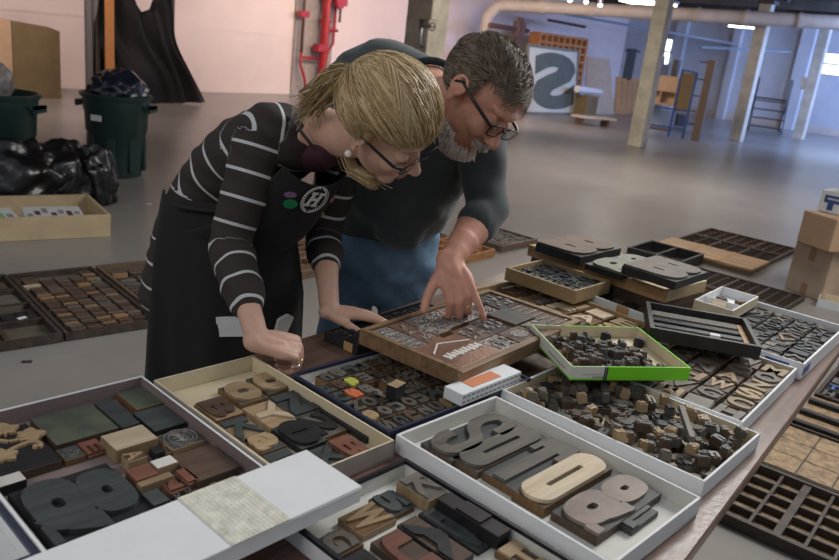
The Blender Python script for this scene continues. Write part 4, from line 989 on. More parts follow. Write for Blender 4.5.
grid('J', 5, 4, .024, 'IMHTKWLNZEFIHMAIRTSE', ['t_tan', 't_pale', 't_grey', 't_tan', 't_brown'], 'the cream wooden tray', 'tan letters in the cream wooden tray', off=.03, jit=3, seed=6, face_top='t_side', pad=.005, skip={(0, 0), (0, 1)})
grid('K', 5, 2, .030, 'ORSBDGECTU', ['t_black', 't_slate', 't_brown'], 'the narrow white carton', 'dark letters in the narrow white carton', off=.05, jit=4, seed=7, pad=.004, side='t_black')
grid('T', 10, 2, .020, 'EBRSAOMKNGHPRDTCLFUI', ['t_black'], 'the flat black tray', 'black letters in the flat black tray', off=.02, jit=2, seed=8, pad=.004, side='t_black', lrot=-90)
# --- jumbled little blocks in D
def pile(key_X, x0, x1, y0, y1, z, n1, n2, smin, smax, faces, label, group, seed, ang0=0, htr=(.012, .022), inside=None, chars='aeosnbdghmrtuOSRBEHK'):
    rr = random.Random(seed); placed = []; tries = 0; protos = {}
    for f in sorted(set(faces)):
        for s_ in range(2):
            m = MB(); m.box(-.5, .5, -.5, .5, 0, .85, fm=[0, 1, 0, 0, 0, 0]); add_glyph(m, rr.choice(chars), 0, 0, .85, .85, .85, 1, 2, off=.045)
            protos[(f, s_)] = m.build('type_sort', ['t_tan' if f in ('t_tan', 't_pale') else ('t_brown' if s_ == 0 else 't_grey'), f, f])
    def free(x, y, r): return all((x-a)**2+(y-b)**2 > ((r+c)*.66)**2 for a, b, c in placed)
    for layer, n in ((0, n1), (1, n2)):
        if layer: placed = []
        k = 0; tries = 0
        while k < n and tries < 6000:
            tries += 1; w = rr.uniform(smin, smax); h = w*rr.uniform(.9, 1.5); r = max(w, h)/2; x, y = rr.uniform(x0+r, x1-r), rr.uniform(y0+r, y1-r)
            if inside and not inside(x, y): continue
            if not free(x, y, r): continue
            placed.append((x, y, r)); k += 1; f = rr.choice(faces); ht = rr.uniform(*htr)
            o = dup(protos[(f, rr.randint(0, 1))]); o.scale = (w, h, ht)
            p = key_X @ Vector((x, y, z+(0 if layer == 0 else htr[1]-.001))); o.location = p
            tl = 0 if layer == 0 else .22
            o.rotation_euler = (rr.uniform(-tl, tl), rr.uniform(-tl, tl), Rd(ang0+rr.choice((0, 90, rr.uniform(0, 180)))+rr.uniform(-14, 14)))
            tag(o, label % NT[f], 'type sort', group)
    for o in protos.values(): bpy.data.objects.remove(o)
pile(XT('D'), -.215, .215, -.135, .135, .0008, 130, 44, .014, .025, ['t_grey', 't_black', 't_slate', 't_tan', 't_brown', 't_grey', 't_slate', 't_grey'], 'small %s block jumbled among others in the white carton of loose type', 'jumbled blocks in the white carton', 31, htr=(.018, .022))
o = MB().box(-.006, .006, -.07, .07, 0, .012).build('long_slug', 't_grey', bevel=.001); put(o, XT('D') @ Vector((.12, .0, .05)), -8, 'long grey slug lying across the jumbled blocks', 'type slug')
# ---------------------------------------------------------------- things lying on the trays
# white lid bottom left
lid_c = Vector((-.135, 1.125, 0))+dirv(229, .272)+dirv(-41, .066)
m, mm = tray_mesh(.132, .50, .028, .004, 'whitecard', 'whitecard', 'whitecard')
o = m.build('white_box_cover', mm, bevel=.001); o.location = (lid_c.x, lid_c.y, .8485); o.rotation_euler = (PI, 0, Rd(49)); tag(o, 'long white lid with a taped band lying upside down at bottom left', 'lid')
m = MB(); m.box(.02, .115, -.067, .067, -.0012, 0)
for i in range(14): x = .022+i*.0066; m.box(x, x+.003, -.0665, .0665, -.0016, -.0012)
m.build('tape_band', 'tape_m', o)
# engraving case
zE = .824
ec = Vector((.11, 1.46, 0))+dirv(53, .26)+dirv(143, .145)
t = thing('engraving_case', (ec.x, ec.y, zE), 53, 'brown wooden case of metal engravings that the man points at', 'case')
X_, Y_ = .26, .145
m = MB()
for b in ((-X_, X_, -Y_, -Y_+.016), (-X_, X_, Y_-.016, Y_), (-X_, -X_+.016, -Y_+.016, Y_-.016), (X_-.016, X_, -Y_+.016, Y_-.016)): m.box(b[0], b[1], b[2], b[3], 0, .036)
m.build('case_frame', 'casewood', t, bevel=.0015)
m = MB(); m.box(-X_+.016, X_-.016, -Y_+.016, Y_-.016, .002, .010); m.build('case_floor', 'agedwood', t)
EX = rot_about(Vector((ec.x, ec.y, zE+.0105)), 53)
rr = random.Random(17)
def plate(x0, x1, y0, y1, h, mt, label, kind):
    o = MB(); w, d = (x1-x0)-.003, (y1-y0)-.003; o.box(-w/2, w/2, -d/2, d/2, 0, h, fm=[1, 0, 1, 1, 1, 1]); o = o.build('engraved_plate', [mt, 't_side'], bevel=.0006)
    put(o, EX @ Vector(((x0+x1)/2, (y0+y1)/2, 0)), 53, label, 'engraved plate'); g = MB()
    if kind == 'waves':
        for k in range(9):
            pts = [(-w*.45+w*.9*i/14, -d*.42+d*.84*k/8+.006*math.sin(i*.9+k*.7)+.004*math.sin(i*2.3+k), h) for i in range(15)]
            pts = [(x, max(-d*.48, min(d*.48, y)), z) for x, y, z in pts]; g.tube(pts, .0016, 5)
    elif kind == 'city':
        for k in range(26): x = -w*.46+w*.92*rr.random(); y = -d*.42+d*.7*rr.random(); a, b = rr.uniform(.004, .012), rr.uniform(.004, .014); g.box(x, min(x+a, w*.48), y, min(y+b, d*.48), h, h+rr.uniform(.001, .003))
    elif kind == 'text':
        for k in range(9): x = -w*.40+w*.095*k; g.box(x, x+w*.06, -d*.2+(k % 3)*.002, -d*.02+(k % 2)*.003, h, h+.002); g.box(x+w*.02, x+w*.08, -d*.16, -d*.11, h, h+.0024)
        g.prism([(-w*.45, d*.1), (-w*.1, d*.35), (w*.45, d*.12), (w*.45, d*.16), (-w*.1, d*.39), (-w*.45, d*.14)], h, h+.002)
    elif kind == 'oval': g.tube([(w*.42*math.cos(i*PI/12), d*.42*math.sin(i*PI/12), h) for i in range(25)], .0014, 5); g.prism([(w*.3*math.cos(i*PI/8), d*.3*math.sin(i*PI/8)) for i in range(16)], h, h+.0015)
    elif kind == 'bars':
        for k in range(7): y = -d*.42+d*.84*k/6; g.box(-w*.46, w*.46*rr.uniform(.3, 1), y-.0018, y+.0018, h, h+.002)
    if g.v: g.build('engraved_relief', 't_light' if kind == 'text' else 't_metal', o)
plate(-.243, -.09, -.128, .0, .024, 't_copper', 'coppery plate with raised lettering at the mans fingertip', 'text')
plate(-.243, -.185, .0, .128, .020, 't_metal', 'worn metal plate in the near left corner of the engraving case', 'bars')
plate(-.185, -.13, .0, .128, .021, 't_copper', 'narrow engraved plate under the mans palm', 'city')
plate(-.13, -.07, .02, .128, .022, 't_metal', 'engraved plate behind the pointing finger', 'city')
plate(-.09, -.01, -.128, -.06, .022, 't_metal', 'engraved plate right of the coppery plate', 'city')
plate(-.09, -.005, -.058, .018, .021, 't_brown', 'dark engraving in the centre of the case', 'city')
plate(-.07, .06, .03, .128, .021, 't_metal', 'plate engraved with flowing wavy lines', 'waves')
plate(-.005, .075, -.055, .028, .020, 't_black', 'dark small engraving between wavy plate and oval plate', 'city')
plate(-.005, .09, -.128, -.058, .022, 't_brown', 'plate with an oval portrait shape', 'oval')
plate(.078, .17, -.06, .028, .026, 't_slate', 'plain purple grey rectangular plate standing highest', None)
plate(.092, .17, -.128, -.062, .023, 't_green', 'mottled green gold plate near the right corner of the engraving case', 'city')
plate(.065, .15, .03, .128, .020, 't_metal', 'engraved plate at the far side of the case', 'waves')
plate(.155, .243, .03, .128, .021, 't_black', 'dark plate in the far corner of the engraving case', 'city')
plate(.173, .243, -.128, .028, .021, 't_brown', 'brown plate at the far right end of the engraving case', 'bars')
# small printed white box with an orange window
p_ = Vector((.160, 1.49, 0)); t = thing('small_printed_box', (p_.x, p_.y, .812), 49, 'small white printed box with an orange patch below the engraving case', 'box')
m = MB(); m.box(-.10, .10, -.022, .026, 0, .026); m.build('box_body', 'whitecard', t, bevel=.001)
m = MB(); m.box(-.055, .04, -.012, .017, .026, .0272); m.build('orange_patch', 'orangeprint', t)
m = MB()
for i in range(14):
    for j in range(2): m.box(-.097+i*.0145, -.088+i*.0145, -.0228, -.022, .006+j*.011, .010+j*.011)
m.build('printed_pattern', 'print_grey', t)
# lime green lid with little sorts
gz = .837
t, mm = tray_mesh(.245, .288, .032, .004, 'lime', 'creamcard', 'lime')
X, Y = .144, .1225
m = MB(); th = .004; h = .032; s_ = -.06    # grey-cream part left of s_, lime right of it
m.box(-X, X, -Y, Y, 0, th, fm=[0, 1, 0, 0, 0, 0])
for y0, y1, inn in ((-Y, -Y+th, 3), (Y-th, Y, 2)):
    for x0, x1, mt in ((-X, s_, 2), (s_, X, 0)):
        fm = [mt, mt, mt, mt, mt, mt]; fm[inn] = 1; m.box(x0, x1, y0, y1, th, h, fm=fm)
m.box(-X, -X+th, -Y+th, Y-th, th, h, fm=[2, 2, 2, 2, 2, 1]); m.box(X-th, X, -Y+th, Y-th, th, h, fm=[0, 0, 0, 0, 1, 0])
o = m.build('printed_lid', ['lime', 'creamcard', 'greycream'] if 'greycream' in M else ['lime', 'creamcard', 'whiteinner'], bevel=.0008)
put(o, (.452, 1.692, gz), 15, 'lime green and cream lid full of tiny type blocks', 'lid')
m = MB(); 
for x0, x1 in ((s_-.006, s_-.003), (s_-.0015, s_+.002)): m.box(x0, x1, -Y-.0007, -Y, 0, h); m.box(x0, x1, Y-th, Y+.0005, h, h+.0006)
m.build('navy_stripe', 'navyrim', o)
m = MB()
for k in range(16): m.box(-.115+k*.0028, -.1135+k*.0028, -Y-.0006, -Y, .013, .0145)
for k in range(10): m.box(-.092+k*.0026, -.0905+k*.0026, -Y-.0006, -Y, .006, .0095)
for k in range(8): m.box(-X-.0006, -X, -.09+k*.012, -.083+k*.012, .012, .016)
m.build('fine_print', 'print_grey', o)
GX = rot_about(Vector((.452, 1.692, gz)), 15)
pile(GX, -.125, .09, -.112, .085, .0045, 95, 22, .0115, .016, ['t_grey', 't_black', 't_slate', 't_black', 't_brown', 't_grey'], 'tiny %s sort in the lime green lid', 'tiny sorts in the lime green lid', 33, ang0=15, htr=(.013, .016), inside=lambda x, y: y < .09-max(0, x)*.5)
for i, (x, y) in enumerate(((.045, .095), (.118, .062))):
    blk(GX @ Vector((x, y, .0045)), 15+i*8, .019, .019, .022, 'o', 't_black', 't_black', ['black cube against the far side of the lime green lid', 'lone black cube at the far right inside the lime green lid'][i], name='type_sort')
blk(GX @ Vector((.095, -.085, .0045)), 22, .02, .016, .018, 'n', 't_brown', 't_tan', 'lone pinkish brown cube at the near right inside the lime green lid', name='type_sort')
# black galley frame
gc_ = Vector((.748, 1.945, 0)); t = thing('black_galley', (gc_.x, gc_.y, .834), -11, 'black wooden frame tray with long strips lying across two cartons', 'frame')
X, Y = .135, .115
m = MB()
for b in ((-X, X, -Y, -Y+.012), (-X, X, Y-.012, Y), (-X, -X+.012, -Y+.012, Y-.012), (X-.012, X, -Y+.012, Y-.012)): m.box(b[0], b[1], b[2], b[3], 0, .034)
m.build('frame_rim', 'blackwood', t, bevel=.001)
m = MB(); m.box(-X+.012, X-.012, -Y+.012, Y-.012, 0, .006); m.build('frame_floor', 't_grey', t)
for y0, y1, mt in ((-.09, -.06, 'greycard'), (-.045, -.02, 't_slate'), (-.0, .028, 't_black'), (.045, .085, 't_grey')):
    m = MB(); m.box(-X+.014, X-.030, y0, y1, .006, .020); m.build('strip', mt, t, bevel=.001)
m = MB(); m.box(.02, .045, -.062, -.048, .0202, .026); m.build('white_chip', 'label_white', t)
m = MB(); m.box(X-.028, X-.014, -.09, .09, .006, .018); m.build('end_strip', 'agedwood_tan', t)
# compartment box beside it
cz = .823; cbx = Vector((.93, 2.255, 0)); m, mm = tray_mesh(.115, .235, .032, .004, 'creamcard', 'whitecard', 'whitecard'); m.box(-.03, -.026, -.053, .053, .004, .028, 1)
o = m.build('divided_box', mm, bevel=.0006); put(o, (cbx.x, cbx.y, cz), 52, 'small white divided box with loose pieces beside the drawer stack', 'box')
X2 = rot_about(Vector((cbx.x, cbx.y, cz+.0045)), 52)
blk(X2 @ Vector((-.075, .0, 0)), 70, .05, .04, .024, None, 't_tan', 'brass', 'gold tan block in the small white divided box', name='wooden_block')
blk(X2 @ Vector((.02, .02, 0)), 80, .035, .03, .02, 'o', 't_brown', 't_black', 'brown letter block in the small white divided box')
blk(X2 @ Vector((.04, -.03, 0)), 30, .03, .02, .02, None, 't_grey', 't_side', 'grey block at the front of the small white divided box', name='wooden_block')
# drawer of black type and stack with giant blocks
nz = .822
nc_ = (at(507, 268, .862)+at(610, 280, .862))/2; nc_.z = 0; tray_c('N', nc_, -41, .20, .25, nz, .040, .007, ('traywood', 'traywood', 'traywood'), 'pine_tray', 'small pine tray of black type left of the giant blocks', 'drawer')
grid('N', 5, 4, .024, 'OSRCDGBEUQPAOSRCDGBE', ['t_black', 't_black', 't_slate'], 'the small pine tray', 'black letters in the small pine tray', off=.06, jit=12, seed=12, side='t_black', pad=.004)
near0 = Vector((.374, 2.542, 0))
def drawer(z, h, L_, D_, label, m1, m2, shift=0):
    t = thing('stacked_type_tray', near0+Vector((0, 0, z))+dirv(-45, shift), -45, label, 'drawer')
    m = MB(); m.box(0, L_, 0, D_, 0, .008); m.box(0, L_, D_-.012, D_, .008, h); m.box(0, .012, 0, D_-.012, .008, h); m.box(L_-.012, L_, 0, D_-.012, .008, h); m.build('drawer_body', m2, t)
    m = MB(); m.box(0, L_, -.012, 0, 0, h+.002); m.build('drawer_front', m1, t, bevel=.001); return t
drawer(.776, .028, .50, .24, 'dark brown drawer at the bottom of the drawer stack', 'agedwood', 'agedwood')
drawer(.805, .030, .50, .24, 'dark brown drawer in the middle of the drawer stack', 'darkwood', 'agedwood', .0)
drawer(.838, .036, .52, .24, 'cream fronted drawer on top of the drawer stack', 'agedwood_tan', 'pine', -.02)
def bigblk(L, T_, R_, zt_, ht, fn, face, side, label):
    ax = -42; ex, ey = dirv(ax), dirv(ax+90); pL, pT, pR = at(*L, zt_), at(*T_, zt_), at(*R_, zt_)
    w = abs((pR-pT).dot(ex)); h_ = abs((pT-pL).dot(ey)); c = (pL+pR)/2; rl = .007
    o = blk((c.x, c.y, zt_-ht), ax, w, h_, ht-rl, None, 't_slate', side, label); g = MB(); fn(g, w*.97, h_*.97, ht-rl, ht); g.build('letter_face', face, o); return o
bigblk((537, 242), (575, 233), (621, 245), .909, .034, face_B, 't_brown', 't_black', 'giant brown faced letter B block topmost at the back of the table')
bigblk((586, 264), (618, 251), (660, 259), .900, .025, face_amp, 't_green', 't_black', 'giant greenish letter block half covered between two others')
bigblk((625, 264), (654, 254), (706, 269), .932, .031, face_B, 't_grey', 't_black', 'giant grey letter B block at the right end of the drawer stack')
# ---------------------------------------------------------------- people
def fuse(mb, name, mt, voxel, it=6, parent=None, fac=.5, disp=None):
    o = mb.build('tmp_'+name, 'white_print'); md = o.modifiers.new('r', 'REMESH'); md.mode = 'VOXEL'; md.voxel_size = voxel; md.use_smooth_shade = True
    if it: s2 = o.modifiers.new('s', 'SMOOTH'); s2.factor = fac; s2.iterations = it
    dg = bpy.context.evaluated_depsgraph_get(); dg.update(); me = bpy.data.meshes.new_from_object(o.evaluated_get(dg)); bpy.data.objects.remove(o)
    me.materials.clear(); me.materials.append(M[mt])
    for p in me.polygons: p.use_smooth = True
    if disp:
        nrm = [v.normal.copy() for v in me.vertices]
        for v, n_ in zip(me.vertices, nrm): v.co += n_*disp(v.co)
    me.name = name; r = bpy.data.objects.new(name, me); COL.objects.link(r)
    if parent is not None: r.parent = parent
    return r
def frame(f, l, origin, sc=1.0):
    f = Vector(f); f = (CR*f.x+CU*f.y-CF*f.z).normalized(); l = CR*l[0]+CU*l[1]-CF*l[2]; l = (l-f*l.dot(f)).normalized(); u = f.cross(l)
    X = (Matrix((f, l, u)).transposed()*sc).to_4x4(); X.translation = origin; return X
def head_parts(m, X, male=False):
    R_ = X.to_3x3(); E_ = lambda c, r: m.ell(X @ Vector(c), r, rot=R_); K_ = X.to_scale()[0]
    E_((-.012, 0, .032), (.094, .073, .082)); E_((.030, 0, -.02), (.060, .058, .080)); E_((.028, 0, -.07), (.050, .047 if male else .042, .036)); E_((.066, 0, -.092), (.022, .022, .018))
    E_((.068, 0, .034), (.024, .048, .016)); E_((.062, .034, -.022), (.026, .022, .022)); E_((.062, -.034, -.022), (.026, .022, .022))
    m.limb([X @ Vector((.082, 0, .022)), X @ Vector((.098, 0, -.005)), X @ Vector((.110, 0, -.022))], [.008*K_, .010*K_, .0125*K_], 12, X.to_3x3() @ Vector((0, 1, 0)))
    E_((.098, .011, -.026), (.010, .007, .007)); E_((.098, -.011, -.026), (.010, .007, .007))
    E_((.088, 0, -.050), (.010, .022, .006)); E_((.087, 0, -.060), (.010, .019, .006))
    for s in (1, -1):
        E_((-.006, .076*s, -.004), (.016, .007, .026)); pts = [X @ Vector((-.006+.017*math.cos(a), .080*s, .006+.021*math.sin(a))) for a in [Rd(q) for q in range(-60, 250, 30)]]
        m.limb(pts, [.0045*K_]*len(pts), 8, (0, 0, 1), sub=1); E_((.002, .079*s, -.026), (.007, .005, .009))
        E_((.076, .031*s, .008), (.014, .016, .012))
def rotv(v, ax, a): return Matrix.Rotation(Rd(a), 3, ax) @ v
def hand(m, wr, f, n, right=True, curls=((10, 20, 10),)*4, thumb=(35, 20, 15), spread=(6, 2, -2, -7), s=1.0, thumb_drop=25, info=None):
    f = f.normalized(); n = (n-f*n.dot(f)).normalized(); r = f.cross(n); ts = -r if right else r    # ts points to the thumb side
    out = {}
    offs = (.030, .010, -.010, -.028); plen = (.088, .090, .085, .078)
    segs = ((.042, .026, .020), (.046, .029, .021), (.042, .027, .020), (.034, .020, .018)); rad = (.0092, .0095, .009, .008)
    for i in range(4):
        kn = wr+f*plen[i]*s+ts*offs[i]*s; m.limb([wr+ts*offs[i]*.55*s+f*.01, (wr+kn)/2+ts*offs[i]*.35*s+n*.002, kn], [.0135*s, .0125*s, .0105*s], 12, ts)
        d = rotv(f, n, spread[i]*(1 if right else -1)); p = kn; pts = [p]; ax = ts
        sg = -1 if right else 1
        for q in range(3):
            d = rotv(d, ts, curls[i][q]*(1 if not right else -1)*(-1)); 
            p = p+d*segs[i][q]*s; pts.append(p)
        R_ = rad[i]*s; m.limb(pts, [R_*1.12, R_*1.03, R_*.95, R_*.78], 12, ts, sub=3); out[i] = pts
    m.limb([wr-f*.012, wr+f*.018, wr+f*.05, wr+f*.078], [(.028*s, .022*s), (.034*s, .017*s), (.041*s, .0145*s), (.038*s, .011*s)], 18, ts)
    b = wr+ts*.022*s+f*.015*s-n*.006; d = rotv(f, n, thumb[0]*(-1 if not right else 1)*(1)); d = (f*math.cos(Rd(thumb[0]))+ts*math.sin(Rd(thumb[0]))-n*math.sin(Rd(thumb_drop))*.6).normalized()
    p1 = b+d*.042*s; d2 = (d+f*.25-n*math.sin(Rd(thumb[1]))).normalized(); p2 = p1+d2*.034*s; d3 = (d2+f*.2-n*math.sin(Rd(thumb[2]))).normalized(); p3 = p2+d3*.024*s
    m.limb([b-d*.01, p1, p2, p3], [.017*s, .0125*s, .0108*s, .009*s], 12, n, sub=3); out['t'] = [b, p1, p2, p3]
    return out
def strands(m, paths, r=.0011, n=4, mats_=1, rnd=random):
    for p in paths:
        k = len(p); rs = [r*(.35+.65*math.sin(PI*min(.97, (i+.6)/k))) for i in range(k)]
        m.tube(p, rs, n, rnd.randrange(mats_), cap=False)
def ring(name, p0, p1, rad, mt, parent, f=.4):
    c = p0.lerp(p1, f); d = (p1-p0).normalized(); m = MB(); a = d.orthogonal().normalized(); b = d.cross(a)
    m.tube([c+a*rad*math.cos(i*PI/12)+b*rad*math.sin(i*PI/12) for i in range(25)], .0016, 8); return m.build(name, mt, parent, smooth=True)
def specs(X, parent, w=.066, thick=.0028, drop=0):
    m = MB()
    for s in (1, -1):
        cx = .104; c = Vector((cx, s*.034, .008-drop)); pts = []
        for i in range(21):
            a = 2*PI*i/20+.01; pts.append(X @ (c+Vector((-.004*abs(math.cos(a)), .026*math.copysign(abs(math.cos(a))**.5, math.cos(a)), .0145*math.copysign(abs(math.sin(a))**.5, math.sin(a))))))
        m.tube(pts, thick*.6, 6)
        m.tube([X @ Vector((.100, s*.060, .014-drop)), X @ Vector((.085, s*.074, .016-drop)), X @ Vector((.03, s*.080, .014)), X @ Vector((-.006, s*.083, .016)), X @ Vector((-.022, s*.080, .0))], [thick, thick*1.3, thick*1.1, thick, thick], 8)
    m.tube([X @ Vector((.104, .009, .012-drop)), X @ Vector((.107, 0, .014-drop)), X @ Vector((.104, -.009, .012-drop))], thick*.6, 6); gf_ = m.build('glasses_frame', 'frame_black', parent, smooth=True)
    m = MB()
    for s in (1, -1):
        pts = [(.026*math.copysign(abs(math.cos(a))**.5, math.cos(a))*.95, .0145*math.copysign(abs(math.sin(a))**.5, math.sin(a))*.95) for a in [2*PI*i/20 for i in range(20)]]
        m = MB(); Q = X @ Matrix.Translation((.103, s*.034, .008-drop)) @ Matrix(((0, 0, 1, 0), (1, 0, 0, 0), (0, 1, 0, 0), (0, 0, 0, 1))); m.prism(pts, -.0006, .0006, 0, Q); m.build('lens', 'lens_m', gf_)
    for s in (1, -1):
        m = MB(); m.tube([X @ Vector((.0895-.012*((q-2.5)/2.5)**2, s*(.018+.026*q/5), .001)) for q in range(6)], [.0006, .0012, .0014, .0014, .0012, .0006], 6); m.build('eyelashes', 'greyhair_c', parent)
        m = MB(); m.tube([X @ Vector((.085-.02*((q/5)**2), s*(.012+.036*q/5), .030+.004*math.sin(q*.6))) for q in range(6)], [.002, .003, .003, .003, .0022, .001], 6); m.build('eyebrow', 'greyhair_b' if parent.name.startswith('person.') or parent.get('man') else 'blond_b', parent)
def along_attr(o, chains):
    me = o.data; at_ = me.attributes.new('along', 'FLOAT', 'POINT'); co_ = np.empty(len(me.vertices)*3); me.vertices.foreach_get('co', co_); co_ = co_.reshape(-1, 3)
    best = np.full(len(co_), 1e9); val = np.zeros(len(co_))
    for pts, rads, t0, sgn in chains:
        t = t0
        for a, b, ra, rb in zip(pts, pts[1:], rads, rads[1:]):
            a = np.array(a); b = np.array(b); d = b-a; L = np.linalg.norm(d); u = np.clip(((co_-a)@d)/L**2, 0, 1); un = ((co_-a)@d)/L**2
            dist = np.linalg.norm(co_-(a+u[:, None]*d), axis=1)/(ra+(rb-ra)*u); k = dist < best; best[k] = dist[k]; val[k] = (t+sgn*np.clip(un, -1.5, 1.6)*L)[k]; t += sgn*L
    at_.data.foreach_set('value', val.astype(np.float32))
# ============ the woman
wo = thing('person', (-.60, 2.02, 0), 0, 'blond person in black apron and striped cardigan bending with a fist on the table', 'person')
WI = Matrix.Translation((.60, -2.02, 0))
wo.matrix_world = Matrix.Translation((-.60, -0+2.02, 0))
bpy.context.view_layer.update()
HW = frame((.66, -.74, .02), (.58, .50, -.64), Vector((0, 0, 0)), 1.10); HW.translation = atY(357, 137, 1.66)-(HW.to_3x3() @ Vector((-.006, -.078, 0)))
nb = Vector((-.275, 1.875, 1.262)); sR = Vector((-.405, 1.825, 1.255)); sL = Vector((-.235, 2.065, 1.235))
eR = Vector((-.452, 1.75, .985)); wR = at(258, 341, .850); eL = Vector((-.278, 2.07, .955)); wL = at(330, 312, .822)
pel = Vector((-.575, 2.0, .92)); sdw = Vector((.54, .84, 0)).normalized(); fdw = Vector((.84, -.54, 0))
m = MB(); head_parts(m, HW)
m.limb([HW @ Vector((-.02, 0, -.045)), HW @ Vector((-.045, 0, -.10)), nb], [(.050, .052), (.050, .050), (.058, .056)], 20, sdw)
m.limb([pel, (-.53, 1.99, 1.05), (-.42, 1.95, 1.18), nb+Vector((-.03, .02, -.03))], [(.14, .085), (.11, .08), (.125, .09), (.10, .06)], 24, sdw)
for s, e, w in ((sR, eR, wR), (sL, eL, wL)):
    m.limb([nb+Vector((-.03, .02, -.03)), s], [.05, .045], 16, (0, 0, 1)); m.limb([s, s.lerp(e, .5), e, e.lerp(w, .3), e.lerp(w, .75), w], [.044, .040, .034, .036, .027, .0235], 18, sdw)
for s in (1, -1):
    h_ = pel+sdw*.09*s; k_ = Vector((h_.x+.02, h_.y, .48)); a_ = Vector((k_.x-.02, k_.y, .09)); m.limb([h_, k_, a_], [.075, .05, .035], 18, sdw)
    m.limb([a_+Vector((0, 0, -.02)), a_+fdw*.14+Vector((0, 0, -.055))], [.034, .022], 14, sdw)
fR = Vector((.100, .045, -.030)); m.limb([eR.lerp(wR, .7), eR.lerp(wR, .9), wR+fR*.12, wR+fR*.45], [.027, .0235, .023, .020], 16, sdw); nR = Vector((.12, -.35, 1))
HR = hand(m, wR, fR, nR, True, curls=((62, 88, 40), (66, 88, 40), (68, 88, 40), (70, 85, 40)), thumb=(38, 20, 25), s=1.04)
fL = (CR*1.0+Vector((0, .2, 0))-Vector((0, 0, .14))); HL = hand(m, wL, fL, Vector((0, 0, 1)), False, curls=((8, 12, 8), (8, 12, 8), (10, 12, 8), (10, 12, 8)), thumb=(40, 5, 5), s=.88)
for v in m.v: pass
def local(mb): mb.v = [tuple(WI @ Vector(v)) for v in mb.v]; return mb
def build_local(mb, *a, **k): return local(mb).build(*a, **k)
body = fuse(local(m), 'body', 'skin_w', .0034, 4, wo)
XL = WI
# cardigan
ca, cb_ = eR.lerp(wR, .62), eL.lerp(wL, .40)
m = MB()
tp = [Vector((-.60, 2.0, .76)), pel, Vector((-.545, 2.0, 1.05)), Vector((-.43, 1.955, 1.18)), nb+Vector((-.045, .02, -.04))]
m.limb(tp, [(.175, .110), (.168, .108), (.135, .108), (.150, .108), (.125, .070)], 28, sdw)
ra_ = [.060, .056, .050, .049, .042]
for s, e, c_ in ((sR, eR, ca), (sL, eL, cb_)):
    m.limb([nb+Vector((-.05, .02, -.02)), nb.lerp(s, .6)+Vector((-.02, 0, .0)), s], [.058, .062, .060], 18, (0, 0, 1))
    m.limb([s, s.lerp(e, .5), e, e.lerp(c_, .5), c_], ra_, 22, sdw)
    for q in range(4):  # soft creases above the elbow and at the pushed up cuff
        p = e.lerp(c_, .05+q*.22); m.limb([p-(c_-e).normalized()*.006, p+(c_-e).normalized()*.006], [.052-.001*q, .052-.001*q], 20, sdw+Vector((.1*q, 0, .2)))
card = fuse(local(m), 'cardigan', 'cardigan_m', .006, 6, wo, disp=lambda c: .0022*math.sin(c.x*70+c.z*50)*math.sin(c.y*60+c.z*33)+.0015*math.sin(c.z*120+c.x*40))
W_ = lambda p: tuple(WI @ Vector(p))
along_attr(card, [([W_(p) for p in (sR, eR, ca)], [.058, .05, .042], .020, 1), ([W_(p) for p in (sL, eL, cb_)], [.058, .05, .042], .03, 1),
                  ([W_(p) for p in (nb+Vector((-.05, .02, -.02)), sR)], [.085, .06], .02-(sR-nb-Vector((-.05, .02, -.02))).length, 1), ([W_(p) for p in (nb+Vector((-.05, .02, -.02)), sL)], [.085, .06], .03-(sL-nb-Vector((-.05, .02, -.02))).length, 1),
                  ([W_(p) for p in tp[::-1]], [.11, .13, .12, .15, .15], 5*.062, 1)])
# maroon shirt at the neck
m = MB(); m.limb([nb+Vector((-.01, .0, -.06)), nb+Vector((.035, -.045, -.045))], [(.06, .045), (.055, .03)], 20, sdw); fuse(local(m), 'shirt', 'maroon', .006, 3, wo)
# apron: bib over the chest, skirt hanging down
def shell(secs, name, mt, parent, a0, a1, n=40, th=.006):
    """secs: (centre, front vector, side vector, r_side, r_front) ; partial sleeve between angles measured from the front"""
    vs = []; fs = []; k = len(secs)
    for L in (0, th):
        for c, fr, sd, rs, rf, *rb in secs:
            for j in range(n+1):
                a = Rd(a0+(a1-a0)*j/n); vs.append(WI @ (Vector(c)+Vector(fr)*math.cos(a)*((rb[0] if rb and math.cos(a) < 0 else rf)+L)+Vector(sd)*math.sin(a)*(rs+L)))
    N_ = k*(n+1); q = lambda i, j, L: L*N_+i*(n+1)+j
    for i in range(k-1):
        for j in range(n): fs.append((q(i, j, 1), q(i, j+1, 1), q(i+1, j+1, 1), q(i+1, j, 1))); fs.append((q(i, j, 0), q(i+1, j, 0), q(i+1, j+1, 0), q(i, j+1, 0)))
        fs.append((q(i, 0, 0), q(i, 0, 1), q(i+1, 0, 1), q(i+1, 0, 0))); fs.append((q(i, n, 0), q(i+1, n, 0), q(i+1, n, 1), q(i, n, 1)))
    for j in range(n): fs.append((q(0, j, 0), q(0, j+1, 0), q(0, j+1, 1), q(0, j, 1))); fs.append((q(k-1, j, 0), q(k-1, j, 1), q(k-1, j+1, 1), q(k-1, j+1, 0)))
    m = MB(); m.add(vs, fs); return m.build(name, mt, parent, smooth=True)
secs = []
for i in range(9):     # bib from under the neck to the waist: bends with the torso
    u = i/8; c = (nb+Vector((-.02, .015, -.05))).lerp(Vector((-.545, 2.0, 1.03)), u); ax = (nb-Vector((-.545, 2.0, 1.03))).normalized(); fr = (fdw-ax*fdw.dot(ax)).normalized()
    secs.append((c-Vector((0, 0, .03*math.sin(PI*u))), fr, sdw, .125+.045*min(1, u*2), .100+.075*math.sin(PI*u*.62)))
bib = shell(secs, 'apron_bib', 'apron_black', wo, -68, 68)
secs = []
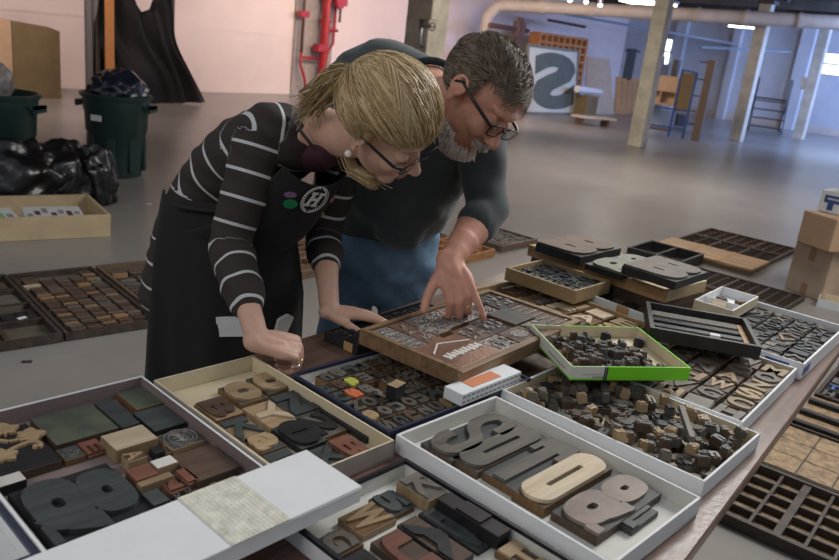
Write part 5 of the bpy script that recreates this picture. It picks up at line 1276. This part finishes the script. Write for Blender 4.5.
for i in range(14):
    u = i/13; z = 1.06-.66*u; c = Vector((-.545-.005*u, 2.0+.005*u, z))
    q_ = min(1, u*4); secs.append((c, fdw, sdw, .160+.018*q_+.03*u, .185+.075*min(1, u*2.5), .106+.016*q_+.03*u))
skirt = shell(secs, 'apron_skirt', 'apron_black', wo, -128, 128, 72)
for v in skirt.data.vertices:
    a = math.atan2(v.co.y, v.co.x); k_ = max(0, (1.0-v.co.z))
    d = Vector((v.co.x, v.co.y, 0)).normalized(); v.co += d*(.020*math.sin(a*9)+.012*math.sin(a*17+v.co.z*4))*k_*1.2
m = MB()
for s in (1, -1): m.tube([nb+Vector((-.02, .0, -.03))+sdw*.09*s+fdw*.09, nb+sdw*.085*s+Vector((-.02, 0, .03)), nb+sdw*.05*s+Vector((-.07, .045, .035)), nb+Vector((-.08, .05, .035))], .006, 8, flat=.35)
build_local(m, 'neck_strap', 'apron_black', bib)
m = MB(); c = Vector((-.545, 2.0, 1.045)); m.tube([c+fdw*(.192 if math.cos(a) > 0 else .125)*math.cos(a)+sdw*.182*math.sin(a) for a in [Rd(q) for q in range(-80, 81, 10)]], .008, 8, flat=.5); build_local(m, 'waist_tie', 'apron_black', wo)
# skirt under the apron / trousers and shoes
m = MB()
for s in (1, -1):
    h_ = pel+sdw*.09*s; k_ = Vector((h_.x+.02, h_.y, .48)); a_ = Vector((k_.x-.02, k_.y, .10)); m.limb([h_+Vector((0, 0, -.05)), k_, a_], [.088, .066, .055], 20, sdw)
fuse(local(m), 'trousers', 'apron_black', .012, 3, wo)
for s in (1, -1):
    h_ = pel+sdw*.09*s; a_ = Vector((h_.x, h_.y, .05)); m = MB(); m.limb([a_-fdw*.04, a_+fdw*.07, a_+fdw*.17+Vector((0, 0, -.012))], [(.040, .042), (.045, .036), (.036, .026)], 18, sdw); m.v = [(v[0], v[1], max(v[2], .003)) for v in m.v]; build_local(m, 'shoe', 'shoe', wo, smooth=True)
ring('gold_ring', WI @ HR[2][0], WI @ HR[2][1], .0105, 'gold', wo, .45); ring('silver_ring', WI @ HR[3][0], WI @ HR[3][1], .0100, 'silver', wo, .5)
HWl = WI @ HW; specs(HWl, wo)
m = MB(); m.ell(HWl @ Vector((.002, -.088, -.040)), (.0085, .0085, .0085)); m.build('pearl_earring', 'pearl', wo, smooth=True)
m = MB(); m.ell(HWl @ Vector((.094, 0, -.0555)), (.006, .020, .0065), rot=HWl.to_3x3()); m.build('lips', 'lip', wo, smooth=True)
# hair
rr = random.Random(5); EC = Vector((-.012, 0, .036)); ER = Vector((.108, .088, .098))
def onell(d, off=0): d = Vector(d).normalized(); k = 1/math.sqrt((d.x/ER.x)**2+(d.y/ER.y)**2+(d.z/ER.z)**2); return EC+d*(k+off)
m = MB(); m.ell(HWl @ EC, (ER.x-.001, ER.y-.001, ER.z-.001), rot=HWl.to_3x3(), n=40, k=26)
keep = []; Xi = HWl.inverted()
vs = [Xi @ Vector(v) for v in m.v]
face_cut = lambda p: (p.x > .035 and p.z < .058) or (p.z < -.006 and p.x > -.035) or p.z < -.045
nf = []; nm = []
for f_, mm_ in zip(m.f, m.m):
    if any(face_cut(vs[i]) for i in f_): continue
    nf.append(f_); nm.append(mm_)
m.f = nf; m.m = nm; capo = m.build('hair', 'blond_a', wo, smooth=True); sm = capo.modifiers.new('s', 'SOLIDIFY'); sm.thickness = .006; sm.offset = -1
paths = []; Pt = Vector((-.98, 0, .18))
for i in range(3400):
    ph = rr.uniform(-118, 118); a = Rd(ph)
    st = Vector((math.cos(a)*.93+.02, math.sin(a)*.9, .16-.20*(abs(ph)/118)**1.5 + .75*rr.random()**2.5)) if rr.random() < .72 else Vector((rr.uniform(-.2, .15), math.copysign(.9, a), rr.uniform(-.35, .1)))
    st.normalize(); en = (Pt+Vector((0, rr.uniform(-.12, .12), rr.uniform(-.12, .12)))).normalized(); mid = Vector((0, st.y*.9, .75*max(.1, st.z+.45)))
    pts = []; off = rr.uniform(.0, .009)
    for k in range(11):
        t = k/10; d = st.lerp(en, t)+mid*math.sin(PI*t)*.55*(1-abs(ph)/200); d += Vector((rr.gauss(0, .012), rr.gauss(0, .014), rr.gauss(0, .012)))
        pts.append(HWl @ onell(d, off*math.sin(PI*min(1, t*1.2+.05))+.002+.004*math.sin(t*PI)))
    paths.append(pts)
m = MB(); strands(m, paths, .00125, 4, 3, rr)
# rolled lock over the crown
pr_ = []
for i in range(260):
    ph = rr.uniform(0, 6.28); rd_ = rr.uniform(.2, 1)**.5; pts = []
    for k in range(10):
        t = k/9; d = Vector((-.55, -.12, .82)).lerp(Vector((.80, -.50, .42)), t); w_ = .017*math.sin(PI*(.15+.75*t))*rd_; q = HWl @ onell(d, .008); sdv = (HWl.to_3x3() @ Vector((.3, .9, .2))).normalized(); upv = (HWl.to_3x3() @ onell(d)).normalized()
        pts.append(q+sdv*w_*math.cos(ph+t*4)+upv*w_*.55*math.sin(ph+t*4))
    pr_.append(pts)
strands(m, pr_, .0013, 4, 3, rr)
# ponytail twist, loose curls, lock hanging below the ear
pt0 = HWl @ Vector((-.108, 0, .045))
for i in range(230):
    a, b = rr.uniform(0, 6.28), rr.uniform(.0, 1); o1 = (WI @ atY(rr.uniform(298, 324), rr.uniform(90, 118), 1.78))
    mid_ = pt0.lerp(o1, .5)+Vector((rr.gauss(0, .012), rr.gauss(0, .02), .012+rr.gauss(0, .012))); e_ = o1+Vector((rr.gauss(0, .012), rr.gauss(0, .012), -.012+rr.gauss(0, .012)))
    pts = [pt0+Vector((rr.gauss(0, .008),)*3), pt0.lerp(mid_, .5)+Vector((0, 0, .008)), mid_, mid_.lerp(o1, .6), o1, e_]
    strands(m, [pts], .0011, 4, 3, rr)
l0, l1, l2, l3 = [WI @ p for p in (atY(342, 128, 1.80), atY(345, 154, 1.80), atY(352, 170, 1.80), atY(374, 181, 1.78))]
for i in range(150):
    s_ = Vector((rr.gauss(0, .007), rr.gauss(0, .007), rr.gauss(0, .007))); strands(m, [[l0+s_*.7, l1+s_, l2+s_*1.1, l3+s_*1.4+Vector((rr.gauss(0, .006), 0, rr.gauss(0, .005)))]], .0012, 4, 3, rr)
m.build('hair_strand', ['blond_a', 'blond_b', 'blond_c'], capo, smooth=True)
# prints and badges of the apron, laid on its surface
bpy.context.view_layer.update()
def bvh(o):
    me = o.data; mw = o.matrix_world; return BVHTree.FromPolygons([mw @ v.co for v in me.vertices], [list(p.vertices) for p in me.polygons])
TB = bvh(bib); TS = bvh(skirt)
def on(tree, px, py):
    h = tree.ray_cast(CO, ray(px, py).normalized()); 
    if h[0] is None: return None
    p, n_ = h[0], h[1]; n_ = n_ if n_.dot(CF) < 0 else -n_
    y = (CU-n_*CU.dot(n_)).normalized(); x = y.cross(n_); X = Matrix((x, y, n_)).transposed().to_4x4(); X.translation = p+n_*.002; return X
X = on(TB, 314, 199)
if X:
    X = WI @ X @ Matrix.Scale(1.25, 4); m = MB(); m.tube([X @ Vector((.033*math.cos(a), .030*math.sin(a), .001)) for a in [PI*i/16 for i in range(33)]], .0009, 5)
    for k in range(34):
        a = 2*PI*k/34; 
        if k % 17 == 8: continue
        Q = X @ Matrix.Rotation(a, 4, 'Z') @ Matrix.Translation((.0275, 0, 0)); m.box(-.0022, .0022, -.0012, .0012, 0, .0012, 0, Q)
    for x0, x1, y0, y1 in ((-.013, -.006, -.014, .014), (.006, .013, -.014, .014), (-.008, .008, -.003, .003), (-.017, -.003, .011, .016), (.003, .017, .011, .016), (-.017, -.003, -.016, -.011), (.003, .017, -.016, -.011)):
        m.box(x0, x1, y0, y1, 0, .0015, 0, X @ Matrix(((1, .25, 0, 0), (0, 1, 0, 0), (0, 0, 1, 0), (0, 0, 0, 1))))
    m.build('printed_emblem', 'white_print', bib)
for (px, py, rx, ry, mt, nm_) in ((290, 203, .017, .012, 'badge_green', 'green_badge'), (290, 194, .015, .007, 'badge_purple', 'purple_badge'), (331, 199, .010, .008, 'badge_pink', 'pink_badge')):
    X = on(TB, px, py)
    if X: X = WI @ X; m = MB(); m.prism([(rx*math.cos(a), ry*math.sin(a)) for a in [PI*i/10 for i in range(20)]], 0, .004, 0, X); m.build(nm_, mt, bib)
X = on(TB, 322, 213)
if X:
    X = WI @ X; m = MB()
    for k in range(5): m.box(-.014+k*.006, -.0095+k*.006, -.003, .003, 0, .0012, 0, X)
    m.build('yellow_lettering', 'badge_yellow', bib)
X = on(TS, 238, 326)
if X:
    o = MB().box(-.052, .052, -.026, .026, 0, .004).build('folded_paper', 'whitecard'); o.matrix_world = X; tag(o, 'white folded paper sticking out of the apron pocket', 'paper')
X = on(TS, 281, 324)
if X:
    m = MB(); m.prism([(-.022, -.028), (.016, -.022), (.03, .02), (.01, .03), (-.016, .016)], 0, .010, 0); o = m.build('crumpled_wrapper', 't_light', bevel=.003); o.matrix_world = X; tag(o, 'small crumpled whitish packet in the apron pocket beside the folded paper', 'packet')
# ============ the man
MO = Vector((-.13, 2.30, 0)); ma = thing('person', MO, 0, 'bearded person with glasses in dark sweatshirt pointing down at the engraving case', 'person'); ma['man'] = True
WI = Matrix.Translation(-MO)
HM = frame((.44, -.85, .22), (.50, .05, -.83), Vector((0, 0, 0)), 1.14); HM.translation = atY(458, 87, 1.84)-(HM.to_3x3() @ Vector((-.006, -.078, 0)))
HMl = WI @ HM
nbm = Vector((-.035, 2.075, 1.372)); msR = Vector((-.245, 2.22, 1.32)); msL = Vector((.115, 2.09, 1.285)); sdm = Vector((.976, -.217, 0)).normalized(); fdm = Vector((-.217, -.976, 0))
meL = Vector((.150, 2.00, 1.085)); mwL = at(449, 262, .985); meR = Vector((-.30, 2.36, 1.08)); mwR = Vector((-.34, 2.44, .86)); mp = Vector((-.13, 2.33, .90))
m = MB(); head_parts(m, HM, True)
m.limb([HM @ Vector((-.02, 0, -.04)), HM @ Vector((-.05, 0, -.09)), nbm], [(.062, .064), (.062, .062), (.070, .066)], 20, sdm)
m.limb([mp, (-.10, 2.27, 1.08), (-.08, 2.19, 1.22), nbm+Vector((-.02, .03, -.03))], [(.12, .09), (.12, .09), (.14, .09), (.10, .06)], 24, sdm)
for s, e, w in ((msR, meR, mwR), (msL, meL, mwL)):
    m.limb([nbm, s], [.06, .055], 16, (0, 0, 1)); m.limb([s, s.lerp(e, .5), e, e.lerp(w, .3), e.lerp(w, .75), w], [.055, .05, .046, .047, .034, .027], 18, sdm)
for s in (1, -1):
    h_ = mp+sdm*.10*s; k_ = Vector((h_.x, h_.y-.03, .50)); a_ = Vector((k_.x, k_.y+.05, .09)); m.limb([h_-Vector((0, 0, .08)), k_, a_], [.07, .055, .04], 18, sdm)
kn = at(460, 291, .925); fM = (kn-mwL); m.limb([meL.lerp(mwL, .6), meL.lerp(mwL, .86), mwL+fM*.10, mwL+fM*.42], [.040, .031, .028, .024], 18, sdm); nM = (CU*.45-CF*1.0+CR*.1)
HMn = hand(m, mwL, fM, nM, False, curls=((55, 55, 25), (48, 62, 35), (45, 62, 38), (10, 14, 10)), thumb=(52, 0, -8), spread=(10, 5, 0, -6), s=1.1, thumb_drop=5)
hand(m, mwR, Vector((.3, -.5, -1)), Vector((-.6, -.6, .2)), True, curls=((20, 25, 15),)*4, s=1.0)
fuse(local(m), 'body', 'skin_m', .0036, 3, ma)
ring('gold_ring', WI @ HMn[2][0], WI @ HMn[2][1], .0112, 'gold', ma, .55)
# sweatshirt
m = MB(); cfL, cfR = meL.lerp(mwL, .28), meR.lerp(mwR, .8)
m.limb([mp+Vector((.0, -.01, .01)), mp+Vector((.0, -.02, .08)), (-.085, 2.24, 1.08), (-.07, 2.18, 1.21), (-.055, 2.13, 1.30), nbm+Vector((-.03, .03, -.02))], [(.155, .12), (.160, .138), (.175, .145), (.195, .142), (.185, .115), (.12, .075)], 30, sdm)
m.limb([(-.07, 2.18, 1.06), (-.08, 2.17, .96)], [(.13, .10), (.075, .06)], 22, sdm)
m.limb([msR+Vector((-.02, .03, .02)), nbm+Vector((-.14, .08, .015)), nbm+Vector((-.03, .05, .005))], [.080, .098, .085], 20, (0, 0, 1))
for s, e, c_ in ((msR, meR, cfR), (msL, meL, cfL)):
    m.limb([nbm+Vector((-.02, .03, -.02)), nbm.lerp(s, .6), s], [.075, .078, .075], 18, (0, 0, 1))
    m.limb([s, s.lerp(e, .5), e, c_], [.068, .062, .056, .052], 22, sdm)
for q in range(4):
    p = meL.lerp(cfL, q*.3-.1); d = (cfL-meL).normalized(); m.limb([p-d*.008, p+d*.008+Vector((0, 0, .004*q))], [.058-.001*q]*2, 22, sdm+Vector((0, .2, .35*(-1)**q)))
sws_ = fuse(local(m), 'sweatshirt', 'sweatshirt', .007, 6, ma, disp=lambda c: .004*math.sin(c.x*28+c.z*22)*math.sin(c.y*26-c.z*31)+.0025*math.sin(c.z*55+c.x*30+c.y*20))
d = (HM @ Vector((-.05, 0, -.09))-nbm).normalized(); c = nbm+d*.012; a_ = d.orthogonal().normalized(); b_ = d.cross(a_)
m = MB(); m.tube([c+(a_*math.cos(t)+b_*math.sin(t))*.078 for t in [PI*i/14 for i in range(29)]], .010, 8); build_local(m, 'collar', 'collar_m', sws_, smooth=True)
m = MB(); m.limb([mp+Vector((0, 0, .02)), mp+Vector((0, -.01, -.10))], [(.178, .135), (.185, .135)], 26, sdm)
for s in (1, -1):
    h_ = mp+sdm*.095*s+Vector((0, 0, -.06)); k_ = Vector((h_.x+.005*s, h_.y-.03, .50)); a_ = Vector((k_.x, k_.y+.05, .06)); m.limb([h_, k_, a_], [(.098, .105), (.078, .08), (.07, .075)], 22, sdm)
fuse(local(m), 'jeans', 'denim', .010, 3, ma, disp=lambda c: .006*math.sin(c.z*38+c.x*20)*math.sin(c.x*30+c.z*16))
for s in (1, -1):
    a_ = mp+sdm*.10*s; a_ = Vector((a_.x, a_.y+.02, .05)); m = MB(); m.limb([a_-fdm*.05, a_+fdm*.08, a_+fdm*.20+Vector((0, 0, -.012))], [(.045, .046), (.052, .040), (.042, .030)], 18, sdm); m.v = [(v[0], v[1], max(v[2], .003)) for v in m.v]; build_local(m, 'shoe', 'shoe', ma, smooth=True)
specs(HMl, ma, thick=.0034)
m = MB(); m.ell(HMl @ Vector((.094, 0, -.0555)), (.006, .022, .005), rot=HMl.to_3x3()); m.build('lips', 'lip', ma, smooth=True)
# short hair
ER = Vector((.100, .079, .088)); EC = Vector((-.010, 0, .034)); rr = random.Random(8)
m = MB(); m.ell(HMl @ EC, (ER.x, ER.y, ER.z), rot=HMl.to_3x3(), n=40, k=26); Xi = HMl.inverted(); vs = [Xi @ Vector(v) for v in m.v]
cut = lambda p: (p.x > .040-.2*abs(p.y) and p.z < .075) or (p.x > .062) or (p.z < .012 and p.x > -.022) or p.z < -.040
m.f = [f_ for f_ in m.f if not any(cut(vs[i]) for i in f_)]; m.m = [0]*len(m.f); o = m.build('hair', 'greyhair_a', ma, smooth=True); sm = o.modifiers.new('s', 'SOLIDIFY'); sm.thickness = .005; sm.offset = -1
paths = []
while len(paths) < 4200:
    d = Vector((rr.gauss(0, 1), rr.gauss(0, 1), rr.gauss(0, 1))).normalized(); p = onell(d, 0)
    front = p.x > .062
    if (p.x > .045-.25*abs(p.y) and p.z < .070) or (p.z < .014 and p.x > -.018) or p.z < -.045 or p.x > .078: continue
    if rr.random() < (.55 if (p.z > .095 and abs(p.y) < .03) else 0): continue
    comb = Vector((.55, -.5, .1)) if p.z > .075 else Vector((-.75, 0, -.45)); comb = comb+Vector((rr.gauss(0, .14), rr.gauss(0, .14), rr.gauss(0, .14)))
    n_ = d; tg = (comb-n_*comb.dot(n_)).normalized(); L_ = rr.uniform(.018, .040) if p.z > .06 else rr.uniform(.010, .020); pts = []
    for k in range(5): t = k/4; pts.append(HMl @ onell(p-EC+tg*L_*t, .0015+.0045*math.sin(t*2.2)*(1.3 if p.z > .06 else .5)))
    paths.append(pts)
m = MB(); strands(m, paths, .0010, 3, 3, rr); m.build('hair_strand', ['greyhair_a', 'greyhair_b', 'greyhair_c'], ma)
# beard and moustache
paths = []
FC = Vector((.032, 0, -.052)); FR = Vector((.068, .056, .062))
while len(paths) < 2400:
    a = rr.uniform(-1.75, 1.75); z = rr.uniform(-1, .55); q = math.sqrt(max(0, 1-z*z)); d = Vector((math.cos(a)*q, math.sin(a)*q, z))
    p = FC+Vector((d.x*FR.x, d.y*FR.y, d.z*FR.z))
    chin = p.z < -.072 and p.x > .02; mous = (-.050 < p.z < -.036) and abs(p.y) < .032 and p.x > .06; side = p.x < .06 and p.z < -.062 and abs(p.y) > .03 and p.x > .012
    if not (chin or mous or side): continue
    g_ = Vector((.25, d.y*.3, -1)) if not mous else Vector((.3, math.copysign(.8, d.y), -.6)); L_ = rr.uniform(.008, .017) if chin else rr.uniform(.006, .011)
    g_ = (g_+d*.6+Vector((rr.gauss(0, .25), rr.gauss(0, .25), rr.gauss(0, .25)))).normalized()
    paths.append([HMl @ (p+d*.001), HMl @ (p+d*.004+g_*L_*.5), HMl @ (p+d*.003+g_*L_)])
m = MB(); strands(m, paths, .0011, 3, 2, rr); m.build('beard', ['beard_a', 'beard_b'], ma)
del ma['man']
# ---------------------------------------------------------------- light and camera
def area(name, loc, target, size, power, col, sy=None):
    l = bpy.data.lights.new(name, 'AREA'); l.energy = power; l.color = col; l.shape = 'RECTANGLE'; l.size = size; l.size_y = sy or size
    o = bpy.data.objects.new(name, l); COL.objects.link(o); o.location = loc
    d = Vector(target)-Vector(loc); o.rotation_euler = d.to_track_quat('-Z', 'Y').to_euler(); return o
w = bpy.data.worlds.new('World'); S.world = w; w.use_nodes = True
w.node_tree.nodes['Background'].inputs[0].default_value = (.88, .93, 1.0, 1); w.node_tree.nodes['Background'].inputs[1].default_value = .26
# lamps that light the hall, plus a few added unseen fills
area('hall_lamp_table', (2.2, 3.6, 3.25), (.3, 1.8, .8), 1.5, 88, (1, .975, .94))
area('hall_lamp_behind', (-2.2, -1.0, 3.2), (.2, 1.8, .8), 2.0, 26, (1, .93, .85))
area('wall_lamp_a', (-4.9, 9.6, 3.2), (-6.9, 12.5, 1.2), 1.4, 120, (1, .80, .72))
area('wall_lamp_b', (-.9, 14.2, 3.2), (-2.9, 17.0, 1.6), 1.6, 180, (1, .80, .72))
area('wall_lamp_c', (1.6, 15.6, 3.25), (.6, 22.5, 1.6), 1.6, 210, (1, .78, .68))
area('far_daylight', (14.5, 20.5, 3.2), (10.5, 26.5, 1.2), 3.0, 820, (.34, .50, 1.0))
area('added_fill_far_wall', (10.5, 16.0, 3.2), (8.3, 28.0, 1.2), 2.0, 700, (.38, .54, 1.0))  # added unseen blue fill, brightens the left part of the far wall
area('hall_lamp_mid', (2.5, 9.5, 3.25), (2.5, 9.0, 0), 3.0, 190, (1, .90, .80))
area('added_fill_right', (4.6, 4.4, 3.2), (3.2, 5.0, 0), 1.6, 60, (1, .95, .88))  # added unseen fill, brightens the cardboard boxes and right floor cases
area('added_fill_columns', (2.2, 10.8, 3.2), (4.0, 15, 1.0), 1.6, 75, (1, .92, .80))  # added unseen warm fill, brightens the near faces of the columns
cam = bpy.data.cameras.new('Camera'); co = bpy.data.objects.new('Camera', cam); COL.objects.link(co); S.camera = co
cam.sensor_width = 36; cam.lens = FP/839*36; cam.clip_end = 200; cam.clip_start = .05
R3 = Matrix((CR, CU, -CF)).transposed(); co.matrix_world = Matrix.Translation(CO) @ R3.to_4x4()
cam.dof.use_dof = True; cam.dof.focus_distance = 1.75; cam.dof.aperture_fstop = 6.3
S.view_settings.view_transform = 'Standard'; S.view_settings.look = 'None'; S.view_settings.gamma = 1; S.view_settings.exposure = 0.32; S.view_settings.use_curve_mapping = False
